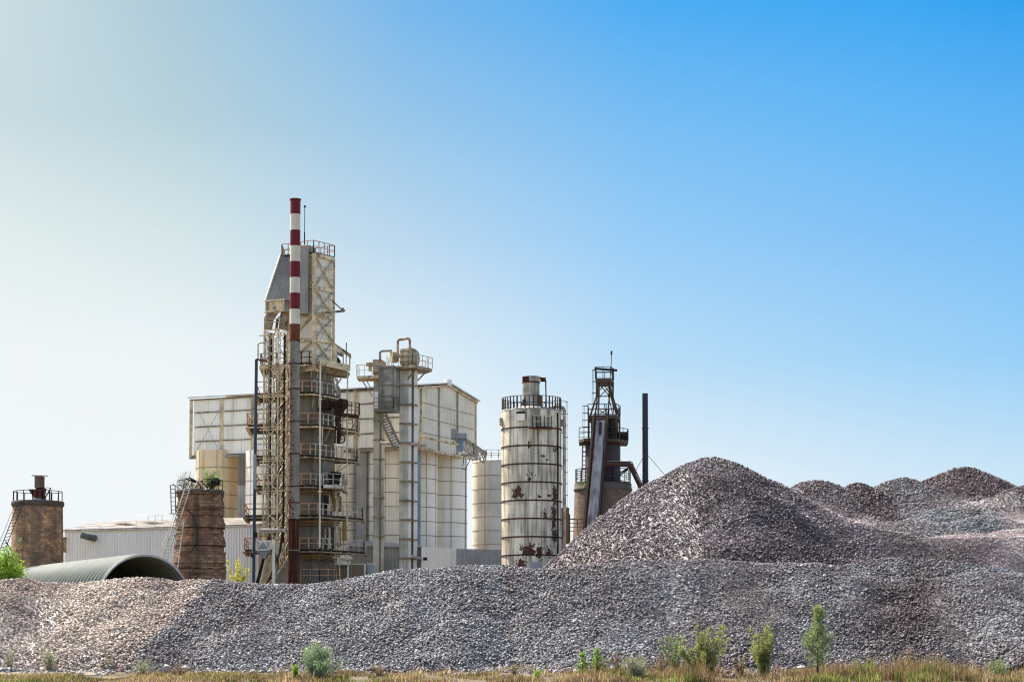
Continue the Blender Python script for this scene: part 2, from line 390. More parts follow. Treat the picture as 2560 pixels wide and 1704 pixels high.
# ------------------------------------------------------------------ ground
GX = 700
def gz_(y):       # the bank rises towards the foot of the heaps; the works yard stands higher behind them
    if y < 139: return -0.2
    if y < 152: return -0.2 + (y - 139) / 13 * 1.05
    if y < 172: return 0.85
    if y < 176: return 0.85 + (y - 172) / 4 * 5.15
    return 6.0
mb = MB(); ys = [-60, 60, 100, 139, 142, 145.2, 146.0, 148.2, 149, 152, 172, 176, 260, 500, 3000]; xs = [-3000, -200, -80, -40, -20, 0, 20, 40, 80, 200, 3000]
vs = [(x, y, gz_(y)) for y in ys for x in xs]; nx = len(xs)
mb._add(vs, [(j * nx + i, j * nx + i + 1, (j + 1) * nx + i + 1, (j + 1) * nx + i) for j in range(len(ys) - 1) for i in range(nx - 1)], 0, True)
m_ground = mat('dry_ground', (0.30, 0.22, 0.14), (0.17, .15, .07), nscale=.5, rough=1, bump=.5, bscale=4)
tag(mb.build('ground', m_ground), kind='structure')
mb = MB()      # pale track along the foot of the left heap
xr = np.linspace(-60, -28, 30)
vs = []
for x in xr:
    wob = .25 * math.sin(x * .6)
    for y in (146.4 + wob * .3, 148.9 + wob): vs.append((x, y, gz_(y) + .03))
mb._add(vs, [(2 * i, 2 * i + 2, 2 * i + 3, 2 * i + 1) for i in range(len(xr) - 1)])
tag(mb.build('dirt_track', mat('pale_track', (.46, .36, .29), (.36, .29, .22), nscale=1, rough=1)), kind='structure')

# ------------------------------------------------------------------ stone heaps
def vnoise(x, y, seed, scale):
    r = np.random.default_rng(seed).random((256, 256)); x = np.asarray(x) / scale + 1000; y = np.asarray(y) / scale + 1000
    xi = np.floor(x).astype(int); yi = np.floor(y).astype(int); fx = x - xi; fy = y - yi
    fx = fx * fx * (3 - 2 * fx); fy = fy * fy * (3 - 2 * fy)
    g = lambda a, b: r[a % 256, b % 256]
    return (g(xi, yi) * (1 - fx) + g(xi + 1, yi) * fx) * (1 - fy) + (g(xi, yi + 1) * (1 - fx) + g(xi + 1, yi + 1) * fx) * fy - .5
def ZA(py, D): return EYE + (HORIZ - np.asarray(py, float)) * D / F
def XA(px, D): return (np.asarray(px, float) - 1280) * D / F
DA = 168.0
crA = np.array([(-400, 1450), (0, 1454), (60, 1449), (110, 1459), (200, 1461), (280, 1452), (340, 1447), (400, 1448), (440, 1458), (480, 1452), (540, 1454), (575, 1463), (700, 1464), (776, 1463), (803, 1458), (885, 1447), (933, 1437), (990, 1428), (1047, 1428), (1088, 1427), (1129, 1422), (1156, 1417), (1211, 1415), (1278, 1417), (1330, 1423), (1380, 1424), (1429, 1421), (1497, 1413), (1620, 1404), (1715, 1405), (1796, 1403), (1920, 1411), (2029, 1411), (2110, 1420), (2151, 1438), (2219, 1454), (2300, 1457), (2368, 1447), (2436, 1434), (2500, 1436), (2560, 1440), (3000, 1436)], float)
crC = np.array([(1000, 1640), (1340, 1440), (1400, 1385), (1448, 1338), (1500, 1294), (1560, 1248), (1620, 1211), (1680, 1180), (1720, 1158), (1755, 1148), (1790, 1145), (1840, 1157), (1900, 1189), (1960, 1214), (2010, 1245), (2100, 1290), (2200, 1326), (2330, 1350), (2450, 1368), (2560, 1382), (3000, 1410)], float)
def sab(v, c): return np.sqrt(v * v + c * c) - c
def hA(x, y):
    lob = 1.5 * vnoise(x, y * .35, 3, 4.5) + .6 * vnoise(x, y, 4, 1.9)
    zc = np.interp(x, XA(crA[:, 0], DA), ZA(crA[:, 1], DA)) + .12 * vnoise(x, y, 5, 1.0)
    d = y - (DA + 1.6 * vnoise(x, 0 * y, 8, 7))
    foot = 151.2 + 2.0 * vnoise(x, 0 * y, 9, 6)
    sl = (zc - .85) / (DA - foot)
    k = np.clip(-d / 5, 0, 1)
    z = zc - np.where(d < 0, sl * sab(d, .9), .35 * sab(d, .6)) + lob * k
    return z
bx = lambda y: np.interp(y, [151, 168], [XA(352, 151), XA(562, 168)]) + .8 * vnoise(y, y, 12, 2)
def hA1(x, y): return hA(x, y) - np.maximum(0, x - bx(y)) * .15
def hA2(x, y): return hA(x, y) + .28 - np.maximum(0, bx(y) - x) * .55 - .28 * np.clip((y - 166) / 2, 0, 1)
DC = 188.0
def hC(x, y):
    zc = np.interp(x, XA(crC[:, 0], DC), ZA(crC[:, 1], DC)) + .12 * vnoise(x, y, 15, 1.2)
    d = y - DC
    lob = (1.3 * vnoise(x, y * .35, 13, 4.5) + .7 * vnoise(x, y, 14, 2.2)) * np.clip(-d / 5, 0, 1)
    return zc - np.where(d < 0, .60, .6) * sab(d, 1.2) + lob
def hF(x, y):
    z = 12.2 + (y - 190) * .152 + .8 * vnoise(x, y, 17, 6) + .25 * vnoise(x, y, 18, 1.6)
    return z - np.maximum(0, XA(2005, 215) - x) * .7 - np.maximum(0, y - 238) * .6 - np.maximum(0, 187 - y) * .7
def cone(px, py, D, sl=.6, ex=1.0, ey=1.0, c=1.2, seed=0):
    xp, zp = float(XA(px, D)), float(ZA(py, D))
    def h(x, y):
        r = np.sqrt(((x - xp) / ex) ** 2 + ((y - D) / ey) ** 2 + c * c) - c
        return zp - sl * r + .5 * vnoise(x, y, 30 + seed, 2.4) * np.clip(.25 + r / 2, 0, 1) + .22 * vnoise(x, y, 60 + seed, 1.0)
    return h
GREY, PINK, PLUM, PALE, DARK = (.44, .42, .42), (.98, .80, .64), (.27, .18, .18), (1.05, .90, .86), (.22, .19, .20)
MAU = (.38, .31, .32)
heaps = [
    ('gravel_ridge', hA1, PINK, 0.160, 'long beige stone ridge at the lower left in front of the arched shed'),
    ('gravel_ridge', hA2, GREY, 0.160, 'long grey stone ridge running from below the tall striped chimney to the right edge'),
    ('gravel_heap', hC, MAU, 0.176, 'tallest stone hill with its pointed summit right of the charcoal chimney'),
    ('gravel_bank', hF, PALE, .125, 'pale pinkish bank of finer stone below the far heaps on the right'),
    ('gravel_heap', cone(2045, 1201, 214, .55, 1.2, 1, .7, 1), MAU, 0.184, 'low rounded mauve heap directly right of the tallest stone hill'),
    ('gravel_heap', cone(2152, 1207, 214, .56, 1.0, 1, .5, 2), PLUM, 0.184, 'smallest plum brown heap, between two broader heaps on the skyline'),
    ('gravel_heap', cone(2260, 1195, 216, .54, 1.25, 1.0, .7, 3), GREY, 0.184, 'grey skyline heap with a bumpy top left of the dark plum heap'),
    ('gravel_heap', cone(2410, 1168, 234, .59, 1.22, 1, 1.2, 4), PLUM, 0.192, 'dark plum heap, highest of the far heaps near the right edge'),
    ('gravel_heap', cone(2585, 1212, 221, .60, 1.2, .8, 1.4, 5), GREY, 0.184, 'grey heap cut by the right edge of the picture beside the dark plum heap'),
    ('gravel_heap', cone(2385, 1264, 203, .50, 1.2, 1, 1.3, 6), (.34, .35, .36), 0.176, 'dark grey mound standing in the pale bank below the dark plum heap'),
    ('gravel_heap', cone(2470, 1292, 198, .50, 1.3, 1, 1.3, 7), (.34, .36, .38), 0.176, 'blue grey mound lower right of the dark grey mound in the pale bank'),
    ('gravel_heap', cone(2265, 1400, 171.8, .42, 2.6, 1, .9, 8), (.30, .32, .34), 0.168, 'low dark grey mound in the dip of the front ridge at the right'),
    ('gravel_heap', cone(2290, 1300, 197, .46, 1.8, 1, 1.3, 9), (.45, .42, .42), 0.176, 'mottled grey brown mound behind the right shoulder of the tallest hill'),
]
def Hall(x, y):
    hs = np.stack([h[1](x, y) for h in heaps]); return hs.max(0), hs.argmax(0)
def proj(x, y, z):      # photograph pixel of a world point (used only to place stone colours and the painted crest light)
    zz = z - EYE; dep = y * cp + zz * spn; up = -y * spn + zz * cp
    return 1280 + F * x / dep, 852 + SHIFT - F * up / dep
# colour drift of the stone, and pale blobs painting light along the front crest: (px, py, rx, ry, colour, weight)
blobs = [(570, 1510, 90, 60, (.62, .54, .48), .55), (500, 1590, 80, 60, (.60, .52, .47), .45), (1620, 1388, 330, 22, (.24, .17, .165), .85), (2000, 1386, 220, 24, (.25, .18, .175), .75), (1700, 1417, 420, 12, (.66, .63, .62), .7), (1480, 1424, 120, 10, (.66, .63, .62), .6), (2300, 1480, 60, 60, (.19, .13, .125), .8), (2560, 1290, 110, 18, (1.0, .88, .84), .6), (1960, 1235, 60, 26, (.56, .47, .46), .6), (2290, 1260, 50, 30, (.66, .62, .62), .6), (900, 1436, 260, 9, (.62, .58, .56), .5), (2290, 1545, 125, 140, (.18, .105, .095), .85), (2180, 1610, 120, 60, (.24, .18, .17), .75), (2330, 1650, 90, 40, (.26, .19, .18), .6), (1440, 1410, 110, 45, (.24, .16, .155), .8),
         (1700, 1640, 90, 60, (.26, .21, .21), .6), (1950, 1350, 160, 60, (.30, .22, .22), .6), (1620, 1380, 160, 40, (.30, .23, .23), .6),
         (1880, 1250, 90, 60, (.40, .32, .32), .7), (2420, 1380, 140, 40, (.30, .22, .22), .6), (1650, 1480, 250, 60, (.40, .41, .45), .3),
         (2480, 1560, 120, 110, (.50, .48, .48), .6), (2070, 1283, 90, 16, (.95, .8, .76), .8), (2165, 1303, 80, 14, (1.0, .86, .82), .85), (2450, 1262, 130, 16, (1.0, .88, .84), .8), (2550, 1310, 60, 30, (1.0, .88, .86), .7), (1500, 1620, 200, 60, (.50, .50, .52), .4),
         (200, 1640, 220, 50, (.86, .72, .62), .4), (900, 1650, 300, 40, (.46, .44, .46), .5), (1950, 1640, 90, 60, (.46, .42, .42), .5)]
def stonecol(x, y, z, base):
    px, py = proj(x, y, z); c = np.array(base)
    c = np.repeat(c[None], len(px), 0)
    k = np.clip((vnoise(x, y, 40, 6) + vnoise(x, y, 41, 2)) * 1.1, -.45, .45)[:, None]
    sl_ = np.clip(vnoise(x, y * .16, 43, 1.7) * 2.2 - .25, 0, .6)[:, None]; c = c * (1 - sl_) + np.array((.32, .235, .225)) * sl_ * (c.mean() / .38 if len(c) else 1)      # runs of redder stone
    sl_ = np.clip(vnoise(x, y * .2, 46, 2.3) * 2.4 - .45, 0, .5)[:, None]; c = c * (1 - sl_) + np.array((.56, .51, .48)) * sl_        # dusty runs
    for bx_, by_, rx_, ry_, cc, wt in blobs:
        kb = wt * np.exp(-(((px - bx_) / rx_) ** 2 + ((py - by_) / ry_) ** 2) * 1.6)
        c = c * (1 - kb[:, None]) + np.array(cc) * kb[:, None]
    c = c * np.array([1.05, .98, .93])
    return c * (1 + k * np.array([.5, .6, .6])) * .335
def stone_shapes(k=10):
    g = (1 + 5 ** .5) / 2
    v = np.array([(-1, g, 0), (1, g, 0), (-1, -g, 0), (1, -g, 0), (0, -1, g), (0, 1, g), (0, -1, -g), (0, 1, -g), (g, 0, -1), (g, 0, 1), (-g, 0, -1), (-g, 0, 1)]) / math.sqrt(1 + g * g)
    f = np.array([(0, 11, 5), (0, 5, 1), (0, 1, 7), (0, 7, 10), (0, 10, 11), (1, 5, 9), (5, 11, 4), (11, 10, 2), (10, 7, 6), (7, 1, 8), (3, 9, 4), (3, 4, 2), (3, 2, 6), (3, 6, 8), (3, 8, 9), (4, 9, 5), (2, 4, 11), (6, 2, 10), (8, 6, 7), (9, 8, 1)])
    out = []
    for i in range(k):
        s = v * (1 + rng.uniform(-.28, .28, (12, 1))) * rng.uniform(.72, 1.25, (1, 3)); out.append(s)
    return np.stack(out), f
SH, SF = stone_shapes()
m_stone = bpy.data.materials.new('broken_stone'); m_stone.use_nodes = True; t = m_stone.node_tree
b = t.nodes['Principled BSDF']; b.inputs['Roughness'].default_value = .62; b.inputs['Specular IOR Level'].default_value = .4
at = N(t, 'ShaderNodeAttribute', attribute_name='Col'); L(t, at.outputs['Color'], b.inputs['Base Color'])

# visibility of heap ground from the camera side (running horizon, with slack for other viewpoints)
xg = np.arange(-62, 64, .5); yg = np.arange(149, 245, .4)
GXX, GYY = np.meshgrid(xg, yg, indexing='ij'); HZ, HL = Hall(GXX, GYY)
el_ = (HZ - EYE) / GYY; run = np.maximum.accumulate(el_, axis=1)
def visible(x, y, z):
    i = np.clip(((x * 0 + x) - xg[0]) / .5, 0, len(xg) - 1).astype(int)
    j = np.clip((y - yg[0]) / .4, 0, len(yg) - 1).astype(int)
    return (z - EYE) / y > run[i, np.maximum(j - 1, 0)] - .0042
def make_stones(n_, lab, base, dia):
    a = .76                    # area per point relative to dia^2
    m = HL == lab
    if not m.any(): return None
    x0, x1 = GXX[m].min() - .5, GXX[m].max() + .5; y0, y1 = GYY[m].min() - .4, GYY[m].max() + .4
    n = int((x1 - x0) * (y1 - y0) / (dia * dia * a))
    x = rng.uniform(x0, x1, n); y = rng.uniform(y0, y1, n)
    px = 1280 + F * x / y; k = (px > -330) & (px < 2920); x, y = x[k], y[k]
    i = np.clip((x - xg[0]) / .5, 0, len(xg) - 1).astype(int); j = np.clip((y - yg[0]) / .4, 0, len(yg) - 1).astype(int)
    near = m[i, j] | m[np.minimum(i + 1, len(xg) - 1), j] | m[i, np.minimum(j + 1, len(yg) - 1)] | m[np.maximum(i - 1, 0), j] | m[i, np.maximum(j - 1, 0)]
    x, y = x[near], y[near]
    z, l = Hall(x, y); k = (l == lab); x, y, z = x[k], y[k], z[k]
    gz = np.where(y < 152, -0.2 + (y - 139) / 13 * 1.05, .85)
    k = visible(x, y, z) & (z > gz - .1); x, y, z = x[k], y[k], z[k]
    return x, y, z
def heap_mesh(lab, name, base, dia, label):
    r = make_stones(0, lab, base, dia)
    if r is None: return
    x, y, z = r; n = len(x)
    q = rng.normal(size=(n, 4)); q /= np.linalg.norm(q, axis=1)[:, None]; a, b_, c, d = q.T
    Rm = np.empty((n, 3, 3))
    Rm[:, 0, 0] = 1 - 2 * (c * c + d * d); Rm[:, 0, 1] = 2 * (b_ * c - a * d); Rm[:, 0, 2] = 2 * (b_ * d + a * c)
    Rm[:, 1, 0] = 2 * (b_ * c + a * d); Rm[:, 1, 1] = 1 - 2 * (b_ * b_ + d * d); Rm[:, 1, 2] = 2 * (c * d - a * b_)
    Rm[:, 2, 0] = 2 * (b_ * d - a * c); Rm[:, 2, 1] = 2 * (c * d + a * b_); Rm[:, 2, 2] = 1 - 2 * (b_ * b_ + c * c)
    dz_ = vnoise(x, y * .2, 46, 2.3); ft = np.clip((159 - y) / 8, 0, 1)
    s = (1 + .12 * ft) * (1 - .25 * np.clip(dz_ * 3, 0, 1)) * dia * .5 * np.exp(rng.normal(0, .27, n)) * 1.12
    V = np.einsum('nij,nkj->nki', Rm, SH[rng.integers(0, len(SH), n)]) * s[:, None, None]
    V[:, :, 2] *= .78
    V += np.stack([x, y, z + rng.uniform(-.35, .95, n) * dia], 1)[:, None, :]
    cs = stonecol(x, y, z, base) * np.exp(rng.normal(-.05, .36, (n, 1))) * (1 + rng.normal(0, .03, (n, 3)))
    Vc = np.repeat(np.clip(cs, .02, .85), 12, 0)
    Fc = (SF[None] + (np.arange(n) * 12)[:, None, None]).reshape(-1, 3)
    V = V.reshape(-1, 3); nv = len(V)
    # body under the stones
    m = HL == lab; px = 1280 + F * GXX / GYY
    cell = m[:-1, :-1] | m[1:, :-1] | m[:-1, 1:] | m[1:, 1:]
    gi, gj = np.nonzero(cell); W_ = len(yg)
    quad = np.stack([gi * W_ + gj, (gi + 1) * W_ + gj, (gi + 1) * W_ + gj + 1, gi * W_ + gj + 1], 1)
    used, inv = np.unique(quad, return_inverse=True)
    bv = np.stack([GXX.ravel()[used], GYY.ravel()[used], HZ.ravel()[used] - .04 - .02 * (lab % 3)], 1)
    bc = stonecol(bv[:, 0], bv[:, 1], bv[:, 2], base) * .8  # body colour darkened, painting shade into the gaps between stones
    quad = inv.reshape(-1, 4) + nv
    allv = np.concatenate([V, bv]); allc = np.concatenate([Vc, bc])
    org = np.array([bv[:, 0].mean(), bv[:, 1].mean(), bv[:, 2].min()])
    me = bpy.data.meshes.new(name); me.vertices.add(len(allv)); me.vertices.foreach_set('co', (allv - org).astype(np.float32).ravel())
    nl = Fc.size + quad.size; me.loops.add(nl); me.loops.foreach_set('vertex_index', np.concatenate([Fc.ravel(), quad.ravel()]).astype(np.int32))
    npoly = len(Fc) + len(quad); me.polygons.add(npoly)
    st = np.concatenate([np.arange(len(Fc)) * 3, Fc.size + np.arange(len(quad)) * 4]).astype(np.int32)
    me.polygons.foreach_set('loop_start', st)
    me.update(calc_edges=True)
    me.polygons.foreach_set('use_smooth', np.zeros(npoly, bool))
    ca = me.color_attributes.new('Col', 'FLOAT_COLOR', 'POINT')
    ca.data.foreach_set('color', np.concatenate([allc, np.ones((len(allc), 1))], 1).astype(np.float32).ravel())
    me.materials.append(m_stone)
    o = bpy.data.objects.new(name, me); COL.objects.link(o); o.location = org
    tag(o, label, 'stone heap', 'heaps of broken stone', 'stuff')
    print(name, lab, n)
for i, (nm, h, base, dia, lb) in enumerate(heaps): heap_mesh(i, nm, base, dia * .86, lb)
def stray(n):
    x = rng.uniform(-44, 46, n); y = 152.5 - np.abs(rng.normal(0, 2.6, n)); k = y > 143; x, y = x[k], y[k]; n = len(x); z = np.array([gz_(v) for v in y])
    q = rng.normal(size=(n, 3, 3)); Q, _ = np.linalg.qr(q); s_ = .075 * np.exp(rng.normal(0, .45, n)); V = np.einsum('nij,nkj->nki', Q, SH[rng.integers(0, len(SH), n)]) * s_[:, None, None]; V += np.stack([x, y, z + s_ * .3], 1)[:, None]
    me = bpy.data.meshes.new('scattered_stones'); f = (SF[None] + (np.arange(n) * 12)[:, None, None]).reshape(-1, 3); me.from_pydata((V.reshape(-1, 3) - np.array([0, 150, 0])).tolist(), [], f.tolist())
    c = np.array((.20, .18, .17)) * np.exp(rng.normal(0, .35, (n, 1))); ca = me.color_attributes.new('Col', 'FLOAT_COLOR', 'POINT'); ca.data.foreach_set('color', np.repeat(np.concatenate([c, np.ones((n, 1))], 1), 12, 0).astype(np.float32).ravel())
    me.materials.append(m_stone); o = bpy.data.objects.new('scattered_stones', me); COL.objects.link(o); o.location = (0, 150, 0); tag(o, 'loose stones strewn in the grass at the foot of the front ridges', 'stones', kind='stuff')
stray(7000)
YARD = 5.95

# ------------------------------------------------------------------ striped chimney
D = 205.0
cx = X(736, D, 980); c0 = Vector((cx, D, YARD))
st = thing('factory_chimney', 'tall slim chimney with red and white bands above a rusty lower half', 'chimney', c0)
r = M(12.9, D)
bands_y = [500, 536, 576, 615, 654, 694, 733, 773, 812, 852]
mb = MB(); mm = [m_red, m_white] * 4 + [m_rustlight]
for i in range(9):
    mb.lathe(cx, D, [(r, Z(bands_y[i + 1], D)), (r, Z(bands_y[i], D))], 32, mi=(i % 2 if i < 8 else 2), cap_top=(i == 0))
mb.build('banded_shaft', [m_red, m_white, m_rustlight], st)
mb = MB(); mb.lathe(cx, D, [(r * 1.08, Z(1298, D)), (r * 1.02, Z(852, D))], 32, cap_top=False); mb.build('lower_shaft', m_stack, st)
mb = MB(); mb.lathe(cx, D, [(r * 1.17, YARD), (r * 1.13, Z(1298, D))], 32, cap_top=True); mb.build('rusty_base_section', m_rustdark, st)
for py, k, mt in ((499, 1.12, m_red), (812, 1.06, m_rustlight), (852, 1.05, m_rustdark), (909, 1.14, m_rustdark), (972, 1.12, m_rustdark), (1053, 1.08, m_rustdark), (1134, 1.12, m_rustdark), (1215, 1.10, m_rustdark), (1256, 1.10, m_rustdark), (1298, 1.28, m_rustdark), (1375, 1.2, m_stack)):
    mb = MB(); mb.lathe(cx, D, [(r * k * 1.02, Z(py, D) - .06), (r * k * 1.02, Z(py, D) + .05)], 32, cap_bot=True, smooth=False); mb.build('flange', mt, st)

# ------------------------------------------------------------------ kiln tower with platforms
D = 212.0; kx = X(762, D)
kt = thing('kiln_tower', 'tall cream and grey kiln tower wrapped in railed platforms behind the striped chimney', 'kiln tower', (kx, D, YARD))
mb = MB(); Rk = M(78, D)
mb.lathe(kx, D, [(Rk, YARD), (Rk, Z(1405, D)), (Rk * .985, Z(1404, D)), (Rk * .985, Z(925, D))], 8, smooth=False, a0=R(22.5))
mb.build('shaft_body', m_kiln, kt)
for py, h in ((1403, .12), (1078, .5), (1240, .1), (1150, .08)):
    mb = MB(); mb.lathe(kx, D, [(Rk * 1.015, Z(py, D)), (Rk * 1.015, Z(py, D) + h)], 8, smooth=False, a0=R(22.5), cap_bot=True); mb.build('shell_band', m_girt if h < .3 else m_creamdirty, kt)
# platforms: (deck py at front, left px, corner px, right px, right depth, left depth)
lev = [(908, 650, 772, 843, 212, 209.5, m_raildark, m_cream), (981, 637, 778, 843, 211.5, 209, m_railrust, m_cream), (1062, 617, 795, 892, 213, 208.5, m_railrust, m_cream),
       (1138, 635, 775, 892, 213.5, 209, m_railrust, m_creamdirty), (1213, 640, 776, 857, 212, 209, m_railrust, m_creamdirty), (1288, 612, 795, 906, 213.5, 208.5, m_railrust, m_creamdirty), (1374, 612, 795, 910, 213.5, 208.5, m_railrust, m_creamdirty)]
DF = 207.8
for i, (py, xl, xc, xr_, dr, dl, mr, me_) in enumerate(lev):
    z = Z(py, DF)
    poly = [(X(xl, dl), dl), (X(xc, DF), DF), (X(xr_, dr), dr), (X(xr_, dr), dr + 3.2), (X(xl + 8, 216), 216.6)]
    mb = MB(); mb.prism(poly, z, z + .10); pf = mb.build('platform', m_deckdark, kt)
    mb = MB()
    for a, b_ in ((0, 1), (1, 2), (2, 3), (4, 0)):
        pa = Vector((*poly[a], z - .17)); pb = Vector((*poly[b_], z - .17)); mb.bar(pa, pb, .34, .12)
    for k in range(5):      # joists and brackets below
        pa = Vector((*poly[0], z - .12)).lerp(Vector((*poly[1], z - .12)), (k + .5) / 5); mb.bar(pa, (kx, D, z - .12), .12, .2)
        pa = Vector((*poly[1], z - .12)).lerp(Vector((*poly[2], z - .12)), (k + .5) / 5); mb.bar(pa, (kx, D, z - .12), .12, .2)
        mb.bar(Vector((pa.x, pa.y, z - .2)), Vector((kx, D, 0)) + (Vector((pa.x, pa.y, 0)) - Vector((kx, D, 0))).normalized() * Rk + Vector((0, 0, z - 1.3)), .07)
    mb.build('edge_beam', me_, pf)
    mb = MB(); q = [Vector((p[0], p[1], z + .1)) for p in poly]
    mb.rail([q[0], q[1]], 1.1, .95, .04, 1, post=.065); mb.rail([q[4], q[0]], 1.1, 4, .035, 1)
    mb.build('railing', mr, pf)
    mb = MB(); mb.rail([q[1], q[2], q[3]], 1.1, .8, .04, 1, post=.05)
    mb.build('side_railing', m_railgrey if i > 0 else m_raildark, pf)
    if i in (4, 5, 6):
        mb = MB(); a = Vector((X(748, DF + .6), DF + .6, z - .55)); b1 = Vector((X(800, DF + .4), DF + .4, z - .55)); c1 = Vector((X(850, DF + 3), DF + 3, z - .55))
        mb.path([a, b1, c1], .09); mb.path([a + Vector((0, 0, -.25)), b1 + Vector((0, 0, -.25)), c1 + Vector((0, 0, -.22))], .05)
        mb.build('ochre_pipe', m_ochre, kt)
# upper clad frame (square tower turned towards the right)
DU = 208.0
ang = R(32); ux = Vector((math.sin(ang + R(2)), math.cos(ang + R(2)), 0)); uy = Vector((-math.cos(ang + R(2)), math.sin(ang + R(2)), 0))
corner = Vector((X(785, DU, 780), DU, 0)); WR = 3.05; WL = 3.4
zt, zb = Z(633, DU), Z(925, DU)
A0, B0, C0_, D0 = corner, corner + ux * WR, corner + ux * WR + uy * WL, corner + uy * WL
ins = (ux + uy) * .12
mb = MB(); mb.prism([(p.x, p.y) for p in (A0 + ins, B0 - ux * .12 + uy * .12, C0_ - ins, D0 + ux * .12 - uy * .12)], zb, zt - .05); mb.build('cladding', m_panel, kt)
mb = MB()
for p in (A0, B0, C0_, D0): mb.bar(p + Vector((0, 0, zb)), p + Vector((0, 0, zt)), .36 if p is A0 else .26)
mb.build('corner_post', m_cream, kt)
ylv = [636, 717, 785, 847, 905]
for i, py in enumerate(ylv):
    z = Z(py, DU); mb = MB()
    mb.bar(A0 + Vector((0, 0, z)), B0 + Vector((0, 0, z)), .14, .34); mb.bar(A0 + Vector((0, 0, z)), D0 + Vector((0, 0, z)), .14, .30)
    mb.build('cross_beam', m_cream, kt)
    if i < 4:
        z2 = Z(ylv[i + 1], DU); mb = MB(); o = -ux * .0 - uy * .06
        mb.bar(A0 + o + Vector((0, 0, z)), B0 + o + Vector((0, 0, z2)), .12); mb.build('brace', m_cream, kt)
        mb = MB(); mb.bar(B0 + o + Vector((0, 0, z)), A0 + o + Vector((0, 0, z2)), .12)
        for kk in (1, 2): mb.bar(A0 + o + Vector((0, 0, z + (z2 - z) * kk / 3)), B0 + o + Vector((0, 0, z + (z2 - z) * kk / 3)), .06)
        mb.build('brace', m_railgrey, kt)
        mb = MB(); o = -ux * .06
        if i >= 2: mb.bar(A0 + o + Vector((0, 0, z)), D0 + o + Vector((0, 0, z2)), .14)
        else:
            for kk in range(6):
                za = z + (z2 - z) * kk / 6; zc_ = z + (z2 - z) * (kk + 1) / 6; q = A0 + uy * 1.0
                mb.bar(A0 + o + Vector((0, 0, za)), q + o + Vector((0, 0, zc_ if kk % 2 else za)), .07)
        mb.build('brace', m_cream, kt)
# grey riser panel between the hood and the frame
mb = MB(); mb.prism([(X(748, DU - .3), DU - .3), (X(768, DU - .2), DU - .2), (X(768, DU - .2), DU + 2), (X(744, DU), DU + 2)], Z(785, DU), Z(622, DU)); mb.build('riser_duct', m_hoodgrey, kt)
# sloping hood
DH = 209.0
f1 = [P(703, 635, DH + 1.0), P(724, 635, DH + .8), P(724, 750, DH - 1.2), P(662, 751, DH - .9)]
b1 = [P(703, 635, DH + 4.0), P(745, 635, DH + 4.0), P(745, 750, DH + 4.0), P(668, 751, DH + 4.0)]
mb = MB(); mb.hull([P(703, 635, DH + 1.0), P(745, 635, DH + .5), P(745, 750, DH - 1.4), P(662, 751, DH - .9)][::-1], [P(705, 635, DH + 4), P(747, 635, DH + 4), P(747, 750, DH + 4), P(668, 751, DH + 4)][::-1])
hd = mb.build('sloping_hood', m_hoodgrey, kt)
mb = MB()
for k in range(13):      # raised seams of the hood sheets
    a = P(703 + 42 * k / 12, 635, DH + 1.0 - .5 * k / 12 - .03); b_ = P(662 + 83 * k / 12, 751, DH - .9 - .5 * k / 12 - .03); mb.bar(a, b_, .05)
mb.build('sheet_seam', m_hoodgrey, hd)
mb = MB(); mb.bar(P(701, 636, DH + .9), P(662, 753, DH - 1), .14); mb.bar(P(661, 752, DH - 1), P(712, 748, DH - 1.3), .12); mb.build('hood_trim', m_panel, hd)
mb = MB(); mb.hull([P(664, 752, DH - .9), P(709, 748, DH - 1.2), P(709, 775, DH - 1.2), P(664, 779, DH - .9)][::-1], [P(668, 752, DH + 3), P(714, 748, DH + 3), P(714, 775, DH + 3), P(668, 779, DH + 3)][::-1])
mb.bar(P(665, 752, DH - 1), P(665, 779, DH - 1), .12); mb.bar(P(709, 748, DH - 1.3), P(709, 775, DH - 1.3), .12); mb.bar(P(664, 779, DH - 1), P(709, 775, DH - 1.3), .14); mb.bar(P(687, 750, DH - 1.08), P(687, 777, DH - 1.08), .03)
mb.build('hood_box', m_cream, kt)
mb = MB(); mb.hull([P(709, 750, DH - 1.1), P(724, 748, DH - .6), P(724, 782, DH - .6), P(709, 778, DH - 1.1)][::-1], [P(714, 750, DH + 3), P(726, 748, DH + 3), P(726, 782, DH + 3), P(714, 778, DH + 3)][::-1]); mb.build('hood_side', m_hoodgrey, kt)
for pts, ndp in (([(667, 780), (698, 777), (682, 800), (678, 826), (660, 826), (660, 796)], 0), ([(703, 778), (724, 776), (724, 828), (697, 822), (699, 792)], .4), ([(690, 800), (697, 790), (692, 826), (687, 828)], 1.2)):
    mb = MB(); mb.hull([P(x, y, DH - .8 + ndp) for x, y in pts][::-1], [P(x + 2, y, DH + 1.5 + ndp) for x, y in pts][::-1]); mb.build('chute', m_creamdirty, kt)
mb = MB()
for y in (781, 797, 805, 824): mb.bar(P(661, y + 1, DH - .9), P(703, y - 1, DH - .9), .09)
mb.build('chute_brace', m_cream, kt)
